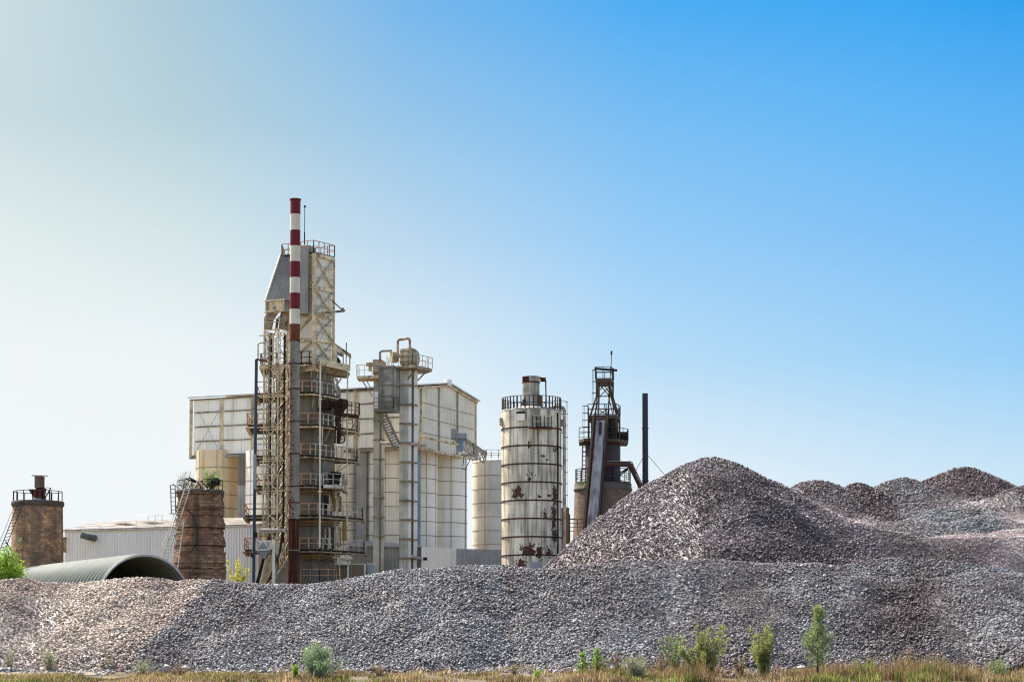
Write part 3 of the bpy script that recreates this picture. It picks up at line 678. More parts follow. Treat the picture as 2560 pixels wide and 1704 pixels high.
# top deck, rail, housing, mast
z = Z(633, DU); mb = MB(); top = [D0 + uy * .9, D0 - ux * 0 + uy * .9, A0 - ux * .1 - uy * .1, B0 + ux * .05]
tp = [(P(703, 635, 209.3).x, 209.9), (A0.x - .05, A0.y - .15), (B0.x + .08, B0.y), (C0_.x, C0_.y), (X(707, 213), 213)]
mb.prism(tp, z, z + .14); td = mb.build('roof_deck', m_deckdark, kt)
mb = MB(); q = [Vector((p[0], p[1], z + .14)) for p in tp]; mb.rail([q[0], q[1], q[2], q[3], q[4], q[0]], 1.12, .85, .03, 1, post=.045); mb.build('railing', m_railrust, td)
mb = MB(); mb.prism([(X(749, 209), 209.0), (X(772, 208.8), 208.8), (X(787, 210), 210.3), (X(760, 212), 212)], z + .14, Z(614, 209)); mb.build('roof_housing', m_hoodgrey, kt)
mb = MB(); a = P(761, 612, 209.6); mb.tube(a, P(761.5, 580, 209.6), .06); mb.tube(P(761.5, 580, 209.6), P(762, 518, 209.6), .035); mb.ball(P(762, 516, 209.6), .13); mb.build('mast', m_black, kt)
# jib arm
mb = MB(); a = P(787, 784, DU - .2); tip = P(861, 777, DU + .6); mb.bar(a, tip, .26, .2); mb.bar(P(831, 752, DU + 2), P(856, 775, DU + .6), .1); mb.bar(P(855, 770, DU + .6), P(861, 778, DU + .6), .25); mb.build('jib_arm', m_creamdirty, kt)
# hut on the first platform
DHt = 211.0
mb = MB(); a = Vector((X(833, DHt), DHt - .6, 0)); b_ = Vector((X(873, 212.5), 212.5, 0)); bk = Vector((-.15, 2.6, 0)); z0 = Z(908, DF); za = Z(859, DHt); zb2 = Z(881, DHt)
mb._add([a + Vector((0, 0, z0)), a + Vector((0, 0, za)), a.lerp(b_, .06) + Vector((0, 0, za)), b_ + Vector((0, 0, zb2)), b_.lerp(a, .12) + Vector((0, 0, zb2 + .1)), b_.lerp(a, .12) + Vector((0, 0, z0)),], [(0, 5, 4, 2, 1)])
win = [a.lerp(b_, .18), a.lerp(b_, .60)]
ht = MB()
ht.hull([a + Vector((0, 0, z0)), a.lerp(b_, .2) + Vector((0, 0, z0)), a.lerp(b_, .2) + Vector((0, 0, za - .15)), a + Vector((0, 0, za))], [v + bk for v in (a + Vector((0, 0, z0)), a.lerp(b_, .2) + Vector((0, 0, z0)), a.lerp(b_, .2) + Vector((0, 0, za - .15)), a + Vector((0, 0, za)))])
c1 = [a.lerp(b_, .2) + Vector((0, 0, Z(876, DHt))), b_ + Vector((0, 0, Z(884, DHt))), b_ + Vector((0, 0, zb2)), a.lerp(b_, .2) + Vector((0, 0, za - .2))]
ht.hull(c1, [v + bk * .05 for v in c1])
for tt in (.2, .6, 1.0):
    p = a.lerp(b_, tt); ht.bar(p + Vector((0, 0, z0)), p + Vector((0, 0, zb2)), .12)
hut = ht.build('hut', m_cream, kt)
mb = MB(); mb.hull([a + Vector((-.1, -.1, za + .03)), b_ + Vector((.12, -.1, zb2 - .05)), b_ + Vector((.12, -.1, zb2 + .05)), a + Vector((-.1, -.1, za + .13))], [v + bk for v in (a + Vector((-.1, -.1, za + .03)), b_ + Vector((.12, -.1, zb2 - .05)), b_ + Vector((.12, -.1, zb2 + .05)), a + Vector((-.1, -.1, za + .13)))]); mb.build('roof', m_creamdirty, hut)
mb = MB(); p0, p1 = a.lerp(b_, .24), a.lerp(b_, .56); mb.hull([p0 + Vector((0, -.02, Z(888, DHt))), p1 + Vector((0, -.02, Z(890, DHt))), p1 + Vector((0, -.02, Z(880, DHt))), p0 + Vector((0, -.02, Z(878, DHt)))], [v + Vector((0, .05, 0)) for v in (p0 + Vector((0, -.02, Z(888, DHt))), p1 + Vector((0, -.02, Z(890, DHt))), p1 + Vector((0, -.02, Z(880, DHt))), p0 + Vector((0, -.02, Z(878, DHt))))]); mb.build('window', m_kiln, hut)
# big box beam and hoppers below the first platform
mb = MB(); mb.hull([P(799, 897, DF), P(873, 912, 210), P(873, 928, 210), P(799, 911, DF)][::-1], [P(801, 897, DF + .5), P(876, 912, 210.6), P(876, 928, 210.6), P(801, 911, DF + .5)][::-1]); mb.build('box_beam', m_cream, kt)
mb = MB(); mb.hull([P(748, 912, DF + .8), P(800, 912, DF + .4), P(866, 925, 211), P(860, 938, 211.4), P(830, 935, 210), P(790, 927, DF + 1), P(748, 931, DF + 1.2)][::-1], [p + Vector((.2, 2.5, 0)) for p in (P(748, 912, DF + .8), P(800, 912, DF + .4), P(866, 925, 211), P(860, 938, 211.4), P(830, 935, 210), P(790, 927, DF + 1), P(748, 931, DF + 1.2))][::-1]); mb.build('belly_plate', m_creamdirty, kt)
mb = MB(); mb.hull([P(672, 917, 208.6), P(724, 915, 208), P(724, 930, 208), P(705, 936, 208.3), P(672, 936, 208.6)][::-1], [p + Vector((0, 3, 0)) for p in (P(672, 917, 208.6), P(724, 915, 208), P(724, 930, 208), P(705, 936, 208.3), P(672, 936, 208.6))][::-1]); mb.build('belly_plate', m_creamdirty, kt)
# hangers and pipes on the right
for px, y0, y1, dd, rr, mt in ((801, 912, 1072, 207.4, .085, m_panel), (800, 1072, 1368, 207.4, .085, m_panel), (869, 930, 1000, 210.5, .06, m_railgrey), (868, 1000, 1374, 210.5, .07, m_cream), (866, 856, 912, 210.5, .045, m_black), (889, 1045, 1140, 212, .05, m_cream), (841, 1075, 1115, 209, .05, m_cream), (806, 1070, 1110, 207.6, .05, m_cream), (858, 1085, 1140, 210, .04, m_cream), (843, 945, 988, 211, .09, m_railgrey)):
    mb = MB(); mb.tube(P(px, y0, dd), P(px - .8, y1, dd), rr)
    if rr > .07:
        for yy in (y0 + (y1 - y0) * .52,): mb.tube(P(px, yy, dd), P(px, yy + 4, dd), rr * 2)
    mb.build('hanger_pipe', mt, kt)
for a_, b2 in ((P(832, 945, 210), P(842, 975, 210)), (P(853, 945, 211), P(836, 972, 211))): mb = MB(); mb.bar(a_, b2, .14); mb.build('brace', m_railgrey, kt)
# rusty side platform with burner machinery
z = Z(1036, 209.5); pl = [(X(838, 208.8), 208.8), (X(898, 211), 211), (X(896, 213.5), 213.5), (X(838, 211.5), 211.5)]
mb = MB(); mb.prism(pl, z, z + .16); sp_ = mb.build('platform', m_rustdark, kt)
mb = MB(); q = [Vector((p[0], p[1], z + .16)) for p in pl]; mb.rail([q[0], q[1], q[2]], 1.15, .55, .03, 2); mb.build('railing', m_machine, sp_)
mb = MB(); mb.bar(P(898, 1040, 211), P(878, 1072, 211), .1); mb.build('strut', m_creamdirty, sp_); mb = MB(); mb.bar(P(862, 1040, 209.5), P(842, 1068, 209.5), .09); mb.build('strut', m_creamdirty, sp_)
mb = MB()
mb.tube(P(806, 1012, 209), P(822, 1012, 210), .55, 14); mb.tube(P(822, 1010, 209.4), P(850, 1010, 209.8), .35, 12); mb.tube(P(850, 1008, 209.6), P(864, 1010, 210), .5, 14)
mb.box(P(846, 1027, 209.8), (.9, .9, .7)); mb.tube(P(862, 1018, 209.8), P(855, 1034, 209.8), .12)
for k in range(7): mb.tube(P(826 + k * 5, 998 + (k % 2) * 5, 209.1), P(829 + k * 5, 1020 - (k % 3) * 4, 209.1), .06)
mb.build('burner_fan', m_machine, kt)
mb = MB(); mb.path([P(845, 1040, 209.6), P(846, 1070, 209.8), P(843, 1108, 210)], .32, 12); mb.build('rusty_duct', m_machine, kt)
mb = MB(); c = P(851, 1096, 209.4)
for k in range(18):
    a1, a2 = 2 * math.pi * k / 18, 2 * math.pi * (k + 1) / 18; mb.tube(c + Vector((math.cos(a1) * .45, 0, math.sin(a1) * .45)), c + Vector((math.cos(a2) * .45, 0, math.sin(a2) * .45)), .07, 6)
for k in range(3):
    a1 = math.pi * k / 3; mb.bar(c + Vector((math.cos(a1) * .45, 0, math.sin(a1) * .45)), c - Vector((math.cos(a1) * .45, 0, math.sin(a1) * .45)), .05)
mb.build('hand_wheel', m_machine, kt)
mb = MB(); mb.tube(P(826, 1184, 209), P(852, 1187, 209.3), .28, 12); mb.box(P(836, 1200, 209.2), (1.0, .8, .7)); mb.tube(P(822, 1182, 209), P(826, 1192, 209), .18); mb.bar(P(838, 1196, 209), P(846, 1214, 209), .12)
mb.build('gearbox', m_black, kt)
z = Z(1220, 208.4); pl = [(X(808, 207.6), 207.6), (X(857, 208.6), 208.6), (X(857, 208.6), 211), (X(808, 207.6), 210)]
mb = MB(); mb.prism(pl, z, z + .3); s2 = mb.build('platform', m_railgrey, kt)
mb = MB(); q = [Vector((p[0], p[1], z + .3)) for p in pl]; mb.rail([q[0], q[1], q[2]], 1.1, .9, .035, 1); mb.build('railing', m_railgrey, s2)
for lp, ya, yb in ((0, 1234, 1284), (1, 1315, 1368)):       # tangles of piping under the low decks
    rr_ = random.Random(5 + lp)
    for k in range(9):
        xx = 812 + k * 5 + rr_.uniform(-2, 2); y0 = ya + rr_.uniform(-4, 8); y1 = yb - rr_.uniform(0, 20)
        mb = MB(); mb.path([P(xx, y0, 209.2 + k * .1), P(xx + rr_.uniform(-1, 1), y1, 209.2 + k * .1), P(xx + rr_.uniform(-7, 7), y1 + 4, 209.2 + k * .1)], rr_.choice((.05, .07, .12)))
        mb.build('pipe', rr_.choice((m_black, m_ochre, m_railgrey, m_machine, m_creamdirty)), kt)
mb = MB(); mb.tube(P(861, 1302, 210), P(861, 1350, 210), .2); mb.build('ochre_pipe', m_ochre, kt)
for y in (1432,):
    mb = MB(); z = Z(1452, 206.5); mb.rail([Vector((X(752, 206.5), 206.5, z)), Vector((X(800, 206), 206, z)), Vector((X(905, 208), 208, z))], 1.15, .85, .035, 1); mb.build('railing', m_railrust, kt)

# ------------------------------------------------------------------ skip hoist lattice
sk = thing('hoist_frame', 'slender cream lattice hoist frame standing left of the striped chimney', 'lattice tower', (X(688, 203.5), 203.5, YARD))
cs = [(X(658, 203.6), 203.6), (X(693, 202.2), 202.2), (X(717, 204), 204), (X(676, 205.5), 205.5)]
zt_, zb_ = Z(826, 203.5), Z(1350, 203.5)
mb = MB(); mb.truss(cs, zb_, zt_, 1.52, .12, .055, faces=(0, 1)); mb.truss(cs, zb_, zt_, 3.04, .11, .045, faces=(2, 3), cross=False); mb.build('lattice', m_cream, sk)
mb = MB(); mb.truss([(X(700, 205.2), 205.2), (X(709, 204.6), 204.6), (X(722, 205.4), 205.4), (X(714, 206), 206)], zb_ - 2.5, zt_ - 3, 1.3, .07, .04, faces=(0, 1), cross=False); mb.build('side_lattice', m_cream, sk)
for px, wd, mt in ((675.5, .16, m_black), (709.5, .17, m_black), (672, .20, m_creamdirty), (682, .12, m_cream), (666, .08, m_creamdirty)):
    mb = MB(); mb.bar(P(px + 2, 832, 203.2), P(px - 1.5, 1356, 203.2), wd); mb.build('guide_rail', mt, sk)
for y in (836, 912, 918, 990, 1072, 1150, 1225):
    mb = MB(); mb.bar(P(648, y + 3, 203), P(722, y, 203), .10); mb.build('tie_beam', m_cream, sk)
mb = MB()
for y0 in (1010, 1160, 1275): mb.ladder(P(678, y0 + 75, 204), P(706, y0, 204), (.3, 1, 0), .5, .05, .3)
mb.build('stair_flight', m_black, sk)
mb = MB(); mb.bar(P(684, 1348, 202.4), P(684.5, 1475, 202.4), .26); mb.build('front_leg', m_panel, sk)
for a, b_, wd, mt in (((674, 1340), (640, 1468), .26, m_black), ((668, 1375), (648, 1468), .08, m_panel), ((680, 1375), (655, 1468), .1, m_creamdirty), ((706, 1330), (700, 1380), .2, m_black), ((703, 1372), (668, 1460), .13, m_black), ((716, 1395), (688, 1445), .09, m_railgrey), ((716, 1402), (662, 1462), .10, m_black), ((694, 1390), (684, 1462), .08, m_railgrey), ((650, 1330), (664, 1346), .1, m_creamdirty), ((676, 1374), (700, 1394), .1, m_creamdirty)):
    mb = MB(); mb.bar(P(*a, 202.8), P(*b_, 202.8), wd); mb.build('slanting_rail', mt, sk)
mb = MB(); mb.ladder(P(718, 1398, 203), P(664, 1470, 203), (0, 1, 0), .7, .05, .4); mb.build('stair_flight', m_railgrey, sk)
mb = MB()
q = [P(640, 1352, 202), P(678, 1351, 202), P(674, 1373, 202), P(638, 1374, 202)]
for a, b_ in ((0, 1), (1, 2), (2, 3), (3, 0)): mb.bar(q[a], q[b_], .1)
mb.bar(q[3], P(656, 1352, 202), .08); mb.bar(P(660, 1352, 202), q[2], .08); mb.build('hopper_frame', m_elevlight, sk)
mb = MB(); mb.hull([P(641, 1352, 202.2), P(677, 1352, 202.2), P(673, 1374, 202.2), P(662, 1396, 202.2), P(656, 1394, 202.2), P(639, 1374, 202.2)][::-1], [p + Vector((0, 1.5, 0)) for p in (P(641, 1352, 202.2), P(677, 1352, 202.2), P(673, 1374, 202.2), P(662, 1396, 202.2), P(656, 1394, 202.2), P(639, 1374, 202.2))][::-1]); mb.build('hopper', m_bluesheet, sk)
mb = MB(); mb.hull([P(684, 1354, 203), P(703, 1353, 203), P(700, 1392, 203), P(696, 1396, 203), P(680, 1372, 203)][::-1], [p + Vector((0, 1.5, 0)) for p in (P(684, 1354, 203), P(703, 1353, 203), P(700, 1392, 203), P(696, 1396, 203), P(680, 1372, 203))][::-1]); mb.build('hopper', m_panel, sk)
mb = MB(); mb.tube(P(649, 1324, 202), P(712, 1324, 202), .14); mb.tube(P(649, 1330, 202), P(712, 1327, 202), .08); mb.build('cross_pipe', m_railgrey, sk)
mb = MB(); mb.path([P(645, 898, 203), P(645, 860, 203), P(648, 857, 203), P(660, 856, 203)], .075); mb.build('bent_pipe', m_railgrey, sk)
for px, ya, yb in ((663, 825, 900), (680, 830, 905), (690, 838, 915), (700, 826, 900), (713, 830, 910)):
    mb = MB(); mb.path([P(px + 8, ya + 4, 204), P(px + 1, ya + 5, 204), P(px, ya + 9, 204), P(px, yb, 204)], .06); mb.build('bent_pipe', m_black if px in (680, 713) else m_creamdirty, sk)
# blue pole
mb = MB(); mb.tube(P(633.5, 1475, 201.5), P(641, 898, 201.5), .15, 12); po = thing('steel_pole', 'blue grey steel pole left of the lattice hoist frame', 'pole', (X(634, 201.5), 201.5, YARD)); mb.build('shaft', m_blue, po)
mb = MB(); mb.tube(P(637, 1135, 201.45), P(636, 1222, 201.45), .165, 12); mb.build('sleeve', m_bluesheet, po)
mb = MB(); mb.bar(P(641, 898, 201.5), P(668, 903, 202.5), .16); mb.build('bracket', m_rustlight, po)
mb = MB(); mb.box(P(639, 1336, 201.4), (.35, .25, .5)); mb.box(P(630, 1388, 201.4), (.25, .25, .3)); mb.build('junction_box', m_black, po)

# ------------------------------------------------------------------ raised hall over the silos
DQ = 222.0
cn = Vector((X(1044, DQ), DQ, 0)); aL = R(23.5); dl_ = Vector((-math.cos(aL), math.sin(aL), 0)); dr_ = Vector((math.sin(aL), math.cos(aL), 0))
z0, z1 = Z(1117, DQ), Z(966, DQ); LL = 28.2; LR = 13.6
for LLt in np.linspace(20, 34, 281):
    p = cn + dl_ * LLt
    if 1280 + F * p.x / p.y < 474: LL = LLt; break
for t_ in np.linspace(8, 20, 241):
    p = cn + dr_ * t_
    if 1280 + F * p.x / p.y > 1190: LR = t_; break
hl = thing('raised_hall', 'big pale metal clad hall perched on top of the silos', 'hall', (cn.x - 8, cn.y + 9, z0))
cL = cn + dl_ * LL; cR = cn + dr_ * LR; cB = cL + dr_ * LR; zr = z1 + 1.05
mb = MB(); mb.ribs((cn.x, cn.y), (cL.x + .35, cL.y - .15), z0, z1, .35, .03); mb.build('long_wall', m_wall, hl)
mb = MB(); mb.ribs((cn.x, cn.y), (cR.x, cR.y), z0, lambda t_: z1 + (zr - z1) * (1 - abs(2 * t_ - 1)), .35, .03); mb.build('gable_wall', m_greysheet if False else m_panel, hl)
mb = MB(); mb.prism([(p.x, p.y) for p in (cn + dr_ * .3 + dl_ * .3, cL + dr_ * .3 - dl_ * 1.1, cB - dr_ * .3 - dl_ * 1.1, cR - dr_ * .3 + dl_ * .3)], z0 + .02, z1 - .1); mb.build('inner_core', m_panel, hl)
ov = .35; mid_c = cn + dr_ * LR / 2; mid_l = cL + dr_ * LR / 2
for a, b_, c_, d_ in ((cn - dr_ * ov - dl_ * ov, cL - dr_ * ov + dl_ * .2, mid_l + dl_ * .2, mid_c - dl_ * ov), (mid_c - dl_ * ov, mid_l + dl_ * .2, cB + dr_ * ov + dl_ * .2, cR + dr_ * ov - dl_ * ov)):
    def zz(p, q=mid_c): return zr - abs((p - cn).dot(dr_) - LR / 2) * 1.05 / (LR / 2) + .12
    mb = MB(); mb.hull([v + Vector((0, 0, zz(v))) for v in (a, b_, c_, d_)], [v + Vector((0, 0, zz(v) + .14)) for v in (a, b_, c_, d_)]); mb.build('roof', m_shedroof, hl)
def hpt(t_, z, off=.08): p = cn + dl_ * t_ - dr_ * off; return Vector((p.x, p.y, z))
def hpr(t_, z, off=.08): p = cn + dr_ * t_ - dl_ * off; return Vector((p.x, p.y, z))
def tl(px):      # parameter along the long wall at photograph column px
    for t_ in np.linspace(0, 40, 2000):
        p = cn + dl_ * t_
        if 1280 + F * p.x / p.y < px: return t_
def tr(px):
    for t_ in np.linspace(0, 25, 2000):
        p = cn + dr_ * t_
        if 1280 + F * p.x / p.y > px: return t_
for px in (476, 552, 630, 716, 805, 888, 960, 1040):
    t_ = tl(px); mb = MB(); mb.bar(hpt(t_, z0), hpt(t_, z1), .30, .16); mb.build('wall_column', m_cream, hl)
for px in (1050, 1094.5, 1141, 1187):
    t_ = tr(px); top_ = z1 + (zr - z1) * (1 - abs(2 * t_ / LR - 1)); mb = MB(); mb.bar(hpr(t_, z0), hpr(t_, top_), .22, .16); mb.build('wall_column', m_seam if px in (1094.5, 1141) else m_cream, hl)
for k in (1, 2, 3):
    z = z0 + (z1 - z0) * k / 4 + .05
    cols_ = [tl(v) for v in (479, 552, 630, 716, 805, 888, 960, 1040)]
    for a, b_ in zip(cols_[:-1], cols_[1:]):
        mb = MB(); mb.bar(hpt(a - .3, z, .05), hpt(b_ + .3, z, .05), .10, .08)
        if k < 4:
            rr_ = random.Random(int(a * 10) + k)
            for _ in range(12):
                u_ = rr_.uniform(b_ + .3, a - .3); mb.bar(hpt(u_ - .3, z + rr_.uniform(0, .06), .045), hpt(u_ + .3, z + rr_.uniform(0, .06), .045), rr_.uniform(.06, .14), .07)
        mb.build('girt', m_girt, hl)
    mb = MB(); mb.bar(hpr(.3, z, .04), hpr(LR - .2, z, .04), .07, .05); mb.build('girt', m_seam, hl)
mb = MB(); mb.bar(hpt(-.05, z0 - .12, .1), hpt(LL, z0 - .12, .1), .34, .25); mb.build('bottom_beam', m_creamdirty, hl)
mb = MB(); mb.bar(hpt(-.05, z0 + .1, .06), hpt(LL, z0 + .1, .06), .12, .1); mb.build('bottom_grime_strip', m_girt, hl)
mb = MB(); mb.bar(hpr(0, z0 - .1, .1), hpr(LR, z0 - .1, .1), .26, .25); mb.build('bottom_beam', m_cream, hl)
for k in (0, 1):
    mb = MB(); mb.bar(hpr(0 if k else LR / 2, (z1 if k else zr) - .1, .12), hpr(LR / 2 if k else LR, (zr if k else z1) - .1, .12), .22, .2); mb.build('gable_trim', m_cream, hl)
mb = MB(); mb.bar(hpt(0, z1 - .1, .1), hpt(LL, z1 - .1, .1), .14, .12); mb.build('eaves_trim', m_girt, hl)
mb = MB(); mb.bar(Vector((cL.x, cL.y, z0 - .2)), Vector((cL.x, cL.y, z1)), .24); mb.build('end_post', m_creamdirty, hl)
mb = MB(); c = P(1120, 955, 228.5); mb.lathe(c.x, c.y, [(M(9, 228.5), zr - .2), (M(9, 228.5), Z(951, 228.5))], 20); mb.lathe(c.x, c.y, [(M(10, 228.5), Z(952, 228.5)), (M(10, 228.5), Z(949, 228.5))], 20, cap_bot=True); mb.build('roof_vent', m_elevlight, hl)
mb = MB()
for a, b_ in (((492, 1035), (548, 1130)), ((545, 1045), (485, 1115))): mb.bar(hpt(tl(a[0]), z0 + 5.0, .02), hpt(tl(b_[0]), z0 + .4, .02), .03)
mb.build('wind_brace', m_seam, hl)
# silos beneath
SG = 'pale silos carrying the raised hall'
def silo(px, D, hw, ytop, y0, dy, n, mt, label, seams, ybot=None, grp=SG, roof=False, hm=None):
    cx = X(px, D); r = M(hw, D); zt = Z(ytop, D)
    s = thing('silo', label, 'silo', (cx, D, YARD), grp)
    mb = MB(); mb.lathe(cx, D, [(r, YARD), (r, zt)], 72); mb.build('shell', mt, s)
    for k in range(n):
        z = Z(y0 + dy * k, D - r); mb = MB(); mb.ring(cx, D, r - .01, z, .035, .075, 72); mb.build('hoop', hm or m_hoop, s)
    for sx_ in seams:
        a = math.asin(max(-.98, min(.98, (sx_ - px) / hw))); p = Vector((cx + math.sin(a) * r, D - math.cos(a) * r, 0))
        mb = MB(); mb.box((p.x, p.y, (YARD + zt) / 2), (.07, .05, zt - YARD - .02), a); mb.build('seam', m_seam, s)
    return s, cx, r, zt
silo(542, 233, 53, 1128, 1168, 34, 7, m_siloochre, 'ochre stained silo, leftmost under the raised hall, behind the red brick kiln', (502, 549))
silo(668, 228.5, 54, 1128, 1166, 35, 7, m_silo, 'pale silo behind the blue grey pole and the lattice hoist frame', (630, 700))
silo(790, 226, 54, 1120, 1150, 35, 8, m_silo, 'pale silo behind the platforms of the kiln tower', (838, 862))
silo(865, 227.5, 54, 1120, 1150, 35, 8, m_silo, 'pale silo left of the two bucket elevators', (888, 905))
silo(967, 226, 53, 1118, 1124, 35.5, 8, m_silo, 'pale silo standing between the two bucket elevators', (925, 966))
silo(1040, 228.5, 54, 1119, 1124.5, 35.6, 8, m_silo, 'pale silo directly right of the larger bucket elevator', (1068, 1090))
silo(1114, 233.5, 54, 1128, 1134.5, 34.3, 8, m_silo, 'rightmost silo under the gable end of the raised hall', (1129, 1164))
s7, cx7, r7, zt7 = silo(1228, 240, 47, 1157, 1188, 34.5, 7, mat('mauve_grey_silo_paint', (.74, .69, .62), (.62, .57, .52), nscale=.25, rough=.55, streak=[((.4, .36, .36), .3, 1, .5, .7)]), 'free standing pale silo between the hall and the rust spotted silo', (1213,), grp='silos of the works')
mb = MB(); mb.lathe(cx7, 240, [(r7 * 1.02, zt7), (r7 * 1.02, zt7 + .12), (r7 * .55, zt7 + .48), (.2, zt7 + .6)], 48); mb.build('roof', m_shedroof, s7)
mb = MB(); n = 16; mb.rail([Vector((cx7 + r7 * math.cos(2 * math.pi * k / n), 240 + r7 * math.sin(2 * math.pi * k / n), zt7 + .12)) for k in range(n)], 1.2, 2, .025, 1, closed=True); mb.build('railing', m_railgrey, s7)
# stair casings between silos
for pxa, pxb, D_, yt, yb, mt in ((594, 616, 230, 1135, 1212, m_elevdark), (595, 615, 229.9, 1212, 1300, m_greysheet), (891, 916, 224.6, 1120, 1375, m_greysheet)):
    mb = MB(); mb.ribs((X(pxa, D_), D_), (X(pxb, D_), D_), Z(yb, D_), Z(yt, D_), .28, .05); mb.box(((X(pxa, D_) + X(pxb, D_)) / 2, D_ + .6, (Z(yb, D_) + Z(yt, D_)) / 2), (M(pxb - pxa, D_), 1.1, Z(yt, D_) - Z(yb, D_)))
    mb.build('infill_panel', mt, hl)
mb = MB(); p = P(1047, 1200, 223.8); mb.tube((p.x, p.y, Z(1370, 224)), (p.x, p.y, Z(1126, 224)), M(5, 224), 16); tag(mb.build('drain_pipe', m_bluepipe), 'thick blue vertical pipe beside the larger bucket elevator', 'pipe')
# pipe run and inclined gantry at the gable end
g = thing('conveyor_gantry', 'rusty inclined conveyor gantry between the hall gable and the free standing silo', 'conveyor', (X(1170, 222), 222, Z(1140, 222)))
mb = MB()
for o in (0, 1.1):
    for dz_ in (0, .9): mb.bar(P(1133, 1084, 222 + o) + Vector((0, 0, -dz_)), P(1212, 1136, 226 + o) + Vector((0, 0, -dz_)), .13)
for k in range(9):
    a = P(1133, 1084, 222).lerp(P(1212, 1136, 226), k / 8); mb.bar(a, a + Vector((0, 0, -.9)), .08)
    if k < 8: b_ = P(1133, 1084, 222).lerp(P(1212, 1136, 226), (k + 1) / 8); mb.bar(a, b_ + Vector((0, 0, -.9)), .07); mb.bar(a + Vector((0, 1.1, 0)), b_ + Vector((0, 1.1, -.9)), .07)
mb.build('truss', m_railgrey, g)
mb = MB(); mb.bar(P(1135, 1080, 222.5), P(1213, 1134, 226.5), .55, .25); mb.build('belt_cover', m_creamdirty, g)
mb = MB(); mb.box(P(1134, 1084, 222), (.5, .9, 1.0)); mb.box(P(1154, 1090, 222), (1.1, 1, .55)); mb.build('head_box', m_bluesheet, g)
mb = MB(); mb.tube(P(1152, 1092, 222), P(1151, 1128, 222), .3, 12); mb.build('chute', m_bluepipe, g)
mb = MB(); z = Z(1131, 222); q = [Vector((X(1152, 222), 222, z)), Vector((X(1183, 223), 223, z)), Vector((X(1186, 225), 225, z))]; mb.prism([(v.x, v.y) for v in q] + [(X(1154, 224), 224.5)], z - .12, z); mb.rail(q, 1.1, .6, .03, 2); mb.build('landing', m_railgrey, g)
mb = MB(); mb.bar(P(1178, 1142, 223), P(1162, 1175, 223), .08); mb.bar(P(1160, 1142, 222), P(1157, 1165, 224), .08); mb.build('strut', m_raildark, g)
mb = MB(); mb.path([P(1044, 1112, 221), P(1049, 1095, 221), P(1056, 1090, 221), P(1085, 1098, 221.3), P(1160, 1114, 222)], .12); tag(mb.build('overhead_pipe', m_cream), 'thin cream pipe running across the gable wall of the raised hall', 'pipe')
mb = MB(); mb.path([P(1212, 1132, 238), P(1215, 1126, 238), P(1214, 1150, 238)], .1); mb.build('end_pipe', m_railgrey, g)
mb = MB(); mb.path([P(1155, 1212 - 40, 228), P(1164, 1170, 228), P(1163, 1400, 228)], .06); tag(mb.build('down_pipe', m_seam), 'thin dark pipe down the edge of the rightmost hall silo', 'pipe')

# ------------------------------------------------------------------ bucket elevators
EG = 'bucket elevators in front of the hall'
D = 217.0
e1 = thing('bucket_elevator', 'narrow cream bucket elevator with a dark plated box near its head', 'bucket elevator', (X(945, D), D, YARD), EG)
def leg(parent, x0, x1, D, y0, y1, mt, dep=1.0, nm='casing_leg'):
    mb = MB(); mb.box(((X(x0, D) + X(x1, D)) / 2, D + dep / 2, (Z(y1, D) + Z(y0, D)) / 2), (M(x1 - x0, D), dep, Z(y0, D) - Z(y1, D))); return mb.build(nm, mt, parent)
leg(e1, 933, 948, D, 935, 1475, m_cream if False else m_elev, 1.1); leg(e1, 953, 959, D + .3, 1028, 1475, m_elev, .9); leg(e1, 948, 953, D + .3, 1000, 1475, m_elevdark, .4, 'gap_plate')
for k in range(8):
    py = 1003 + 48 * k; mb = MB(); xa, xb = (932, 949) if py < 1030 else (931.5, 960.5)
    mb.box(((X(xa, D) + X(xb, D)) / 2, D + .5, Z(py, D)), (M(xb - xa, D), 1.25, .12)); mb.build('joint_flange', m_seam, e1)
z = Z(939, D - 1); pl = [(X(891, D), D - .2), (X(948, D - .8), D - 1), (X(948, D - .8), D + 1.6), (X(897, D + 2), D + 2)]
mb = MB(); mb.prism(pl, z - .22, z + .08); pf = mb.build('platform', m_cream, e1)
mb = MB(); q = [Vector((p[0], p[1], z + .08)) for p in pl]; mb.rail([q[3], q[0], q[1]], 1.12, .9, .025, 1); mb.build('railing', m_railgrey, pf)
mb = MB(); mb.bar(P(901, 944, D), P(931, 990, D), .12); mb.build('strut', m_railgrey, pf); mb = MB(); mb.bar(P(915, 948, D + 1), P(930, 975, D + 1), .09); mb.build('strut', m_railgrey, pf)
mb = MB(); mb.hull([P(932, 898, D - .3), P(952, 898, D - .3), P(963, 903, D - .1), P(963, 934, D - .1), P(932, 934, D - .3)][::-1], [p + Vector((0, 1.5, 0)) for p in (P(932, 898, D - .3), P(952, 898, D - .3), P(963, 903, D - .1), P(963, 934, D - .1), P(932, 934, D - .3))][::-1]); mb.build('head_box', m_creamdirty, e1)
mb = MB(); mb.tube(P(919, 910, D), P(932, 910, D), .25, 12); mb.box(P(926, 922, D), (.35, .5, .5)); mb.box(P(922, 911, D - .1), (.5, .5, .35)); mb.build('drive_motor', m_creamdirty, e1)
mb = MB(); mb.path([P(950, 900, D), P(950, 880, D), P(954, 877, D), P(980, 876, D)], .13, 10); mb.build('vent_pipe', m_hoodgrey, e1)
for k in range(4):
    mb = MB(); p = P(967 + k * 2.2, 912, D - .2); mb.bar(p, p + Vector((0, 0, 1.0 - .1 * k)), .04); mb.build('stay_rod', m_railgrey, e1)
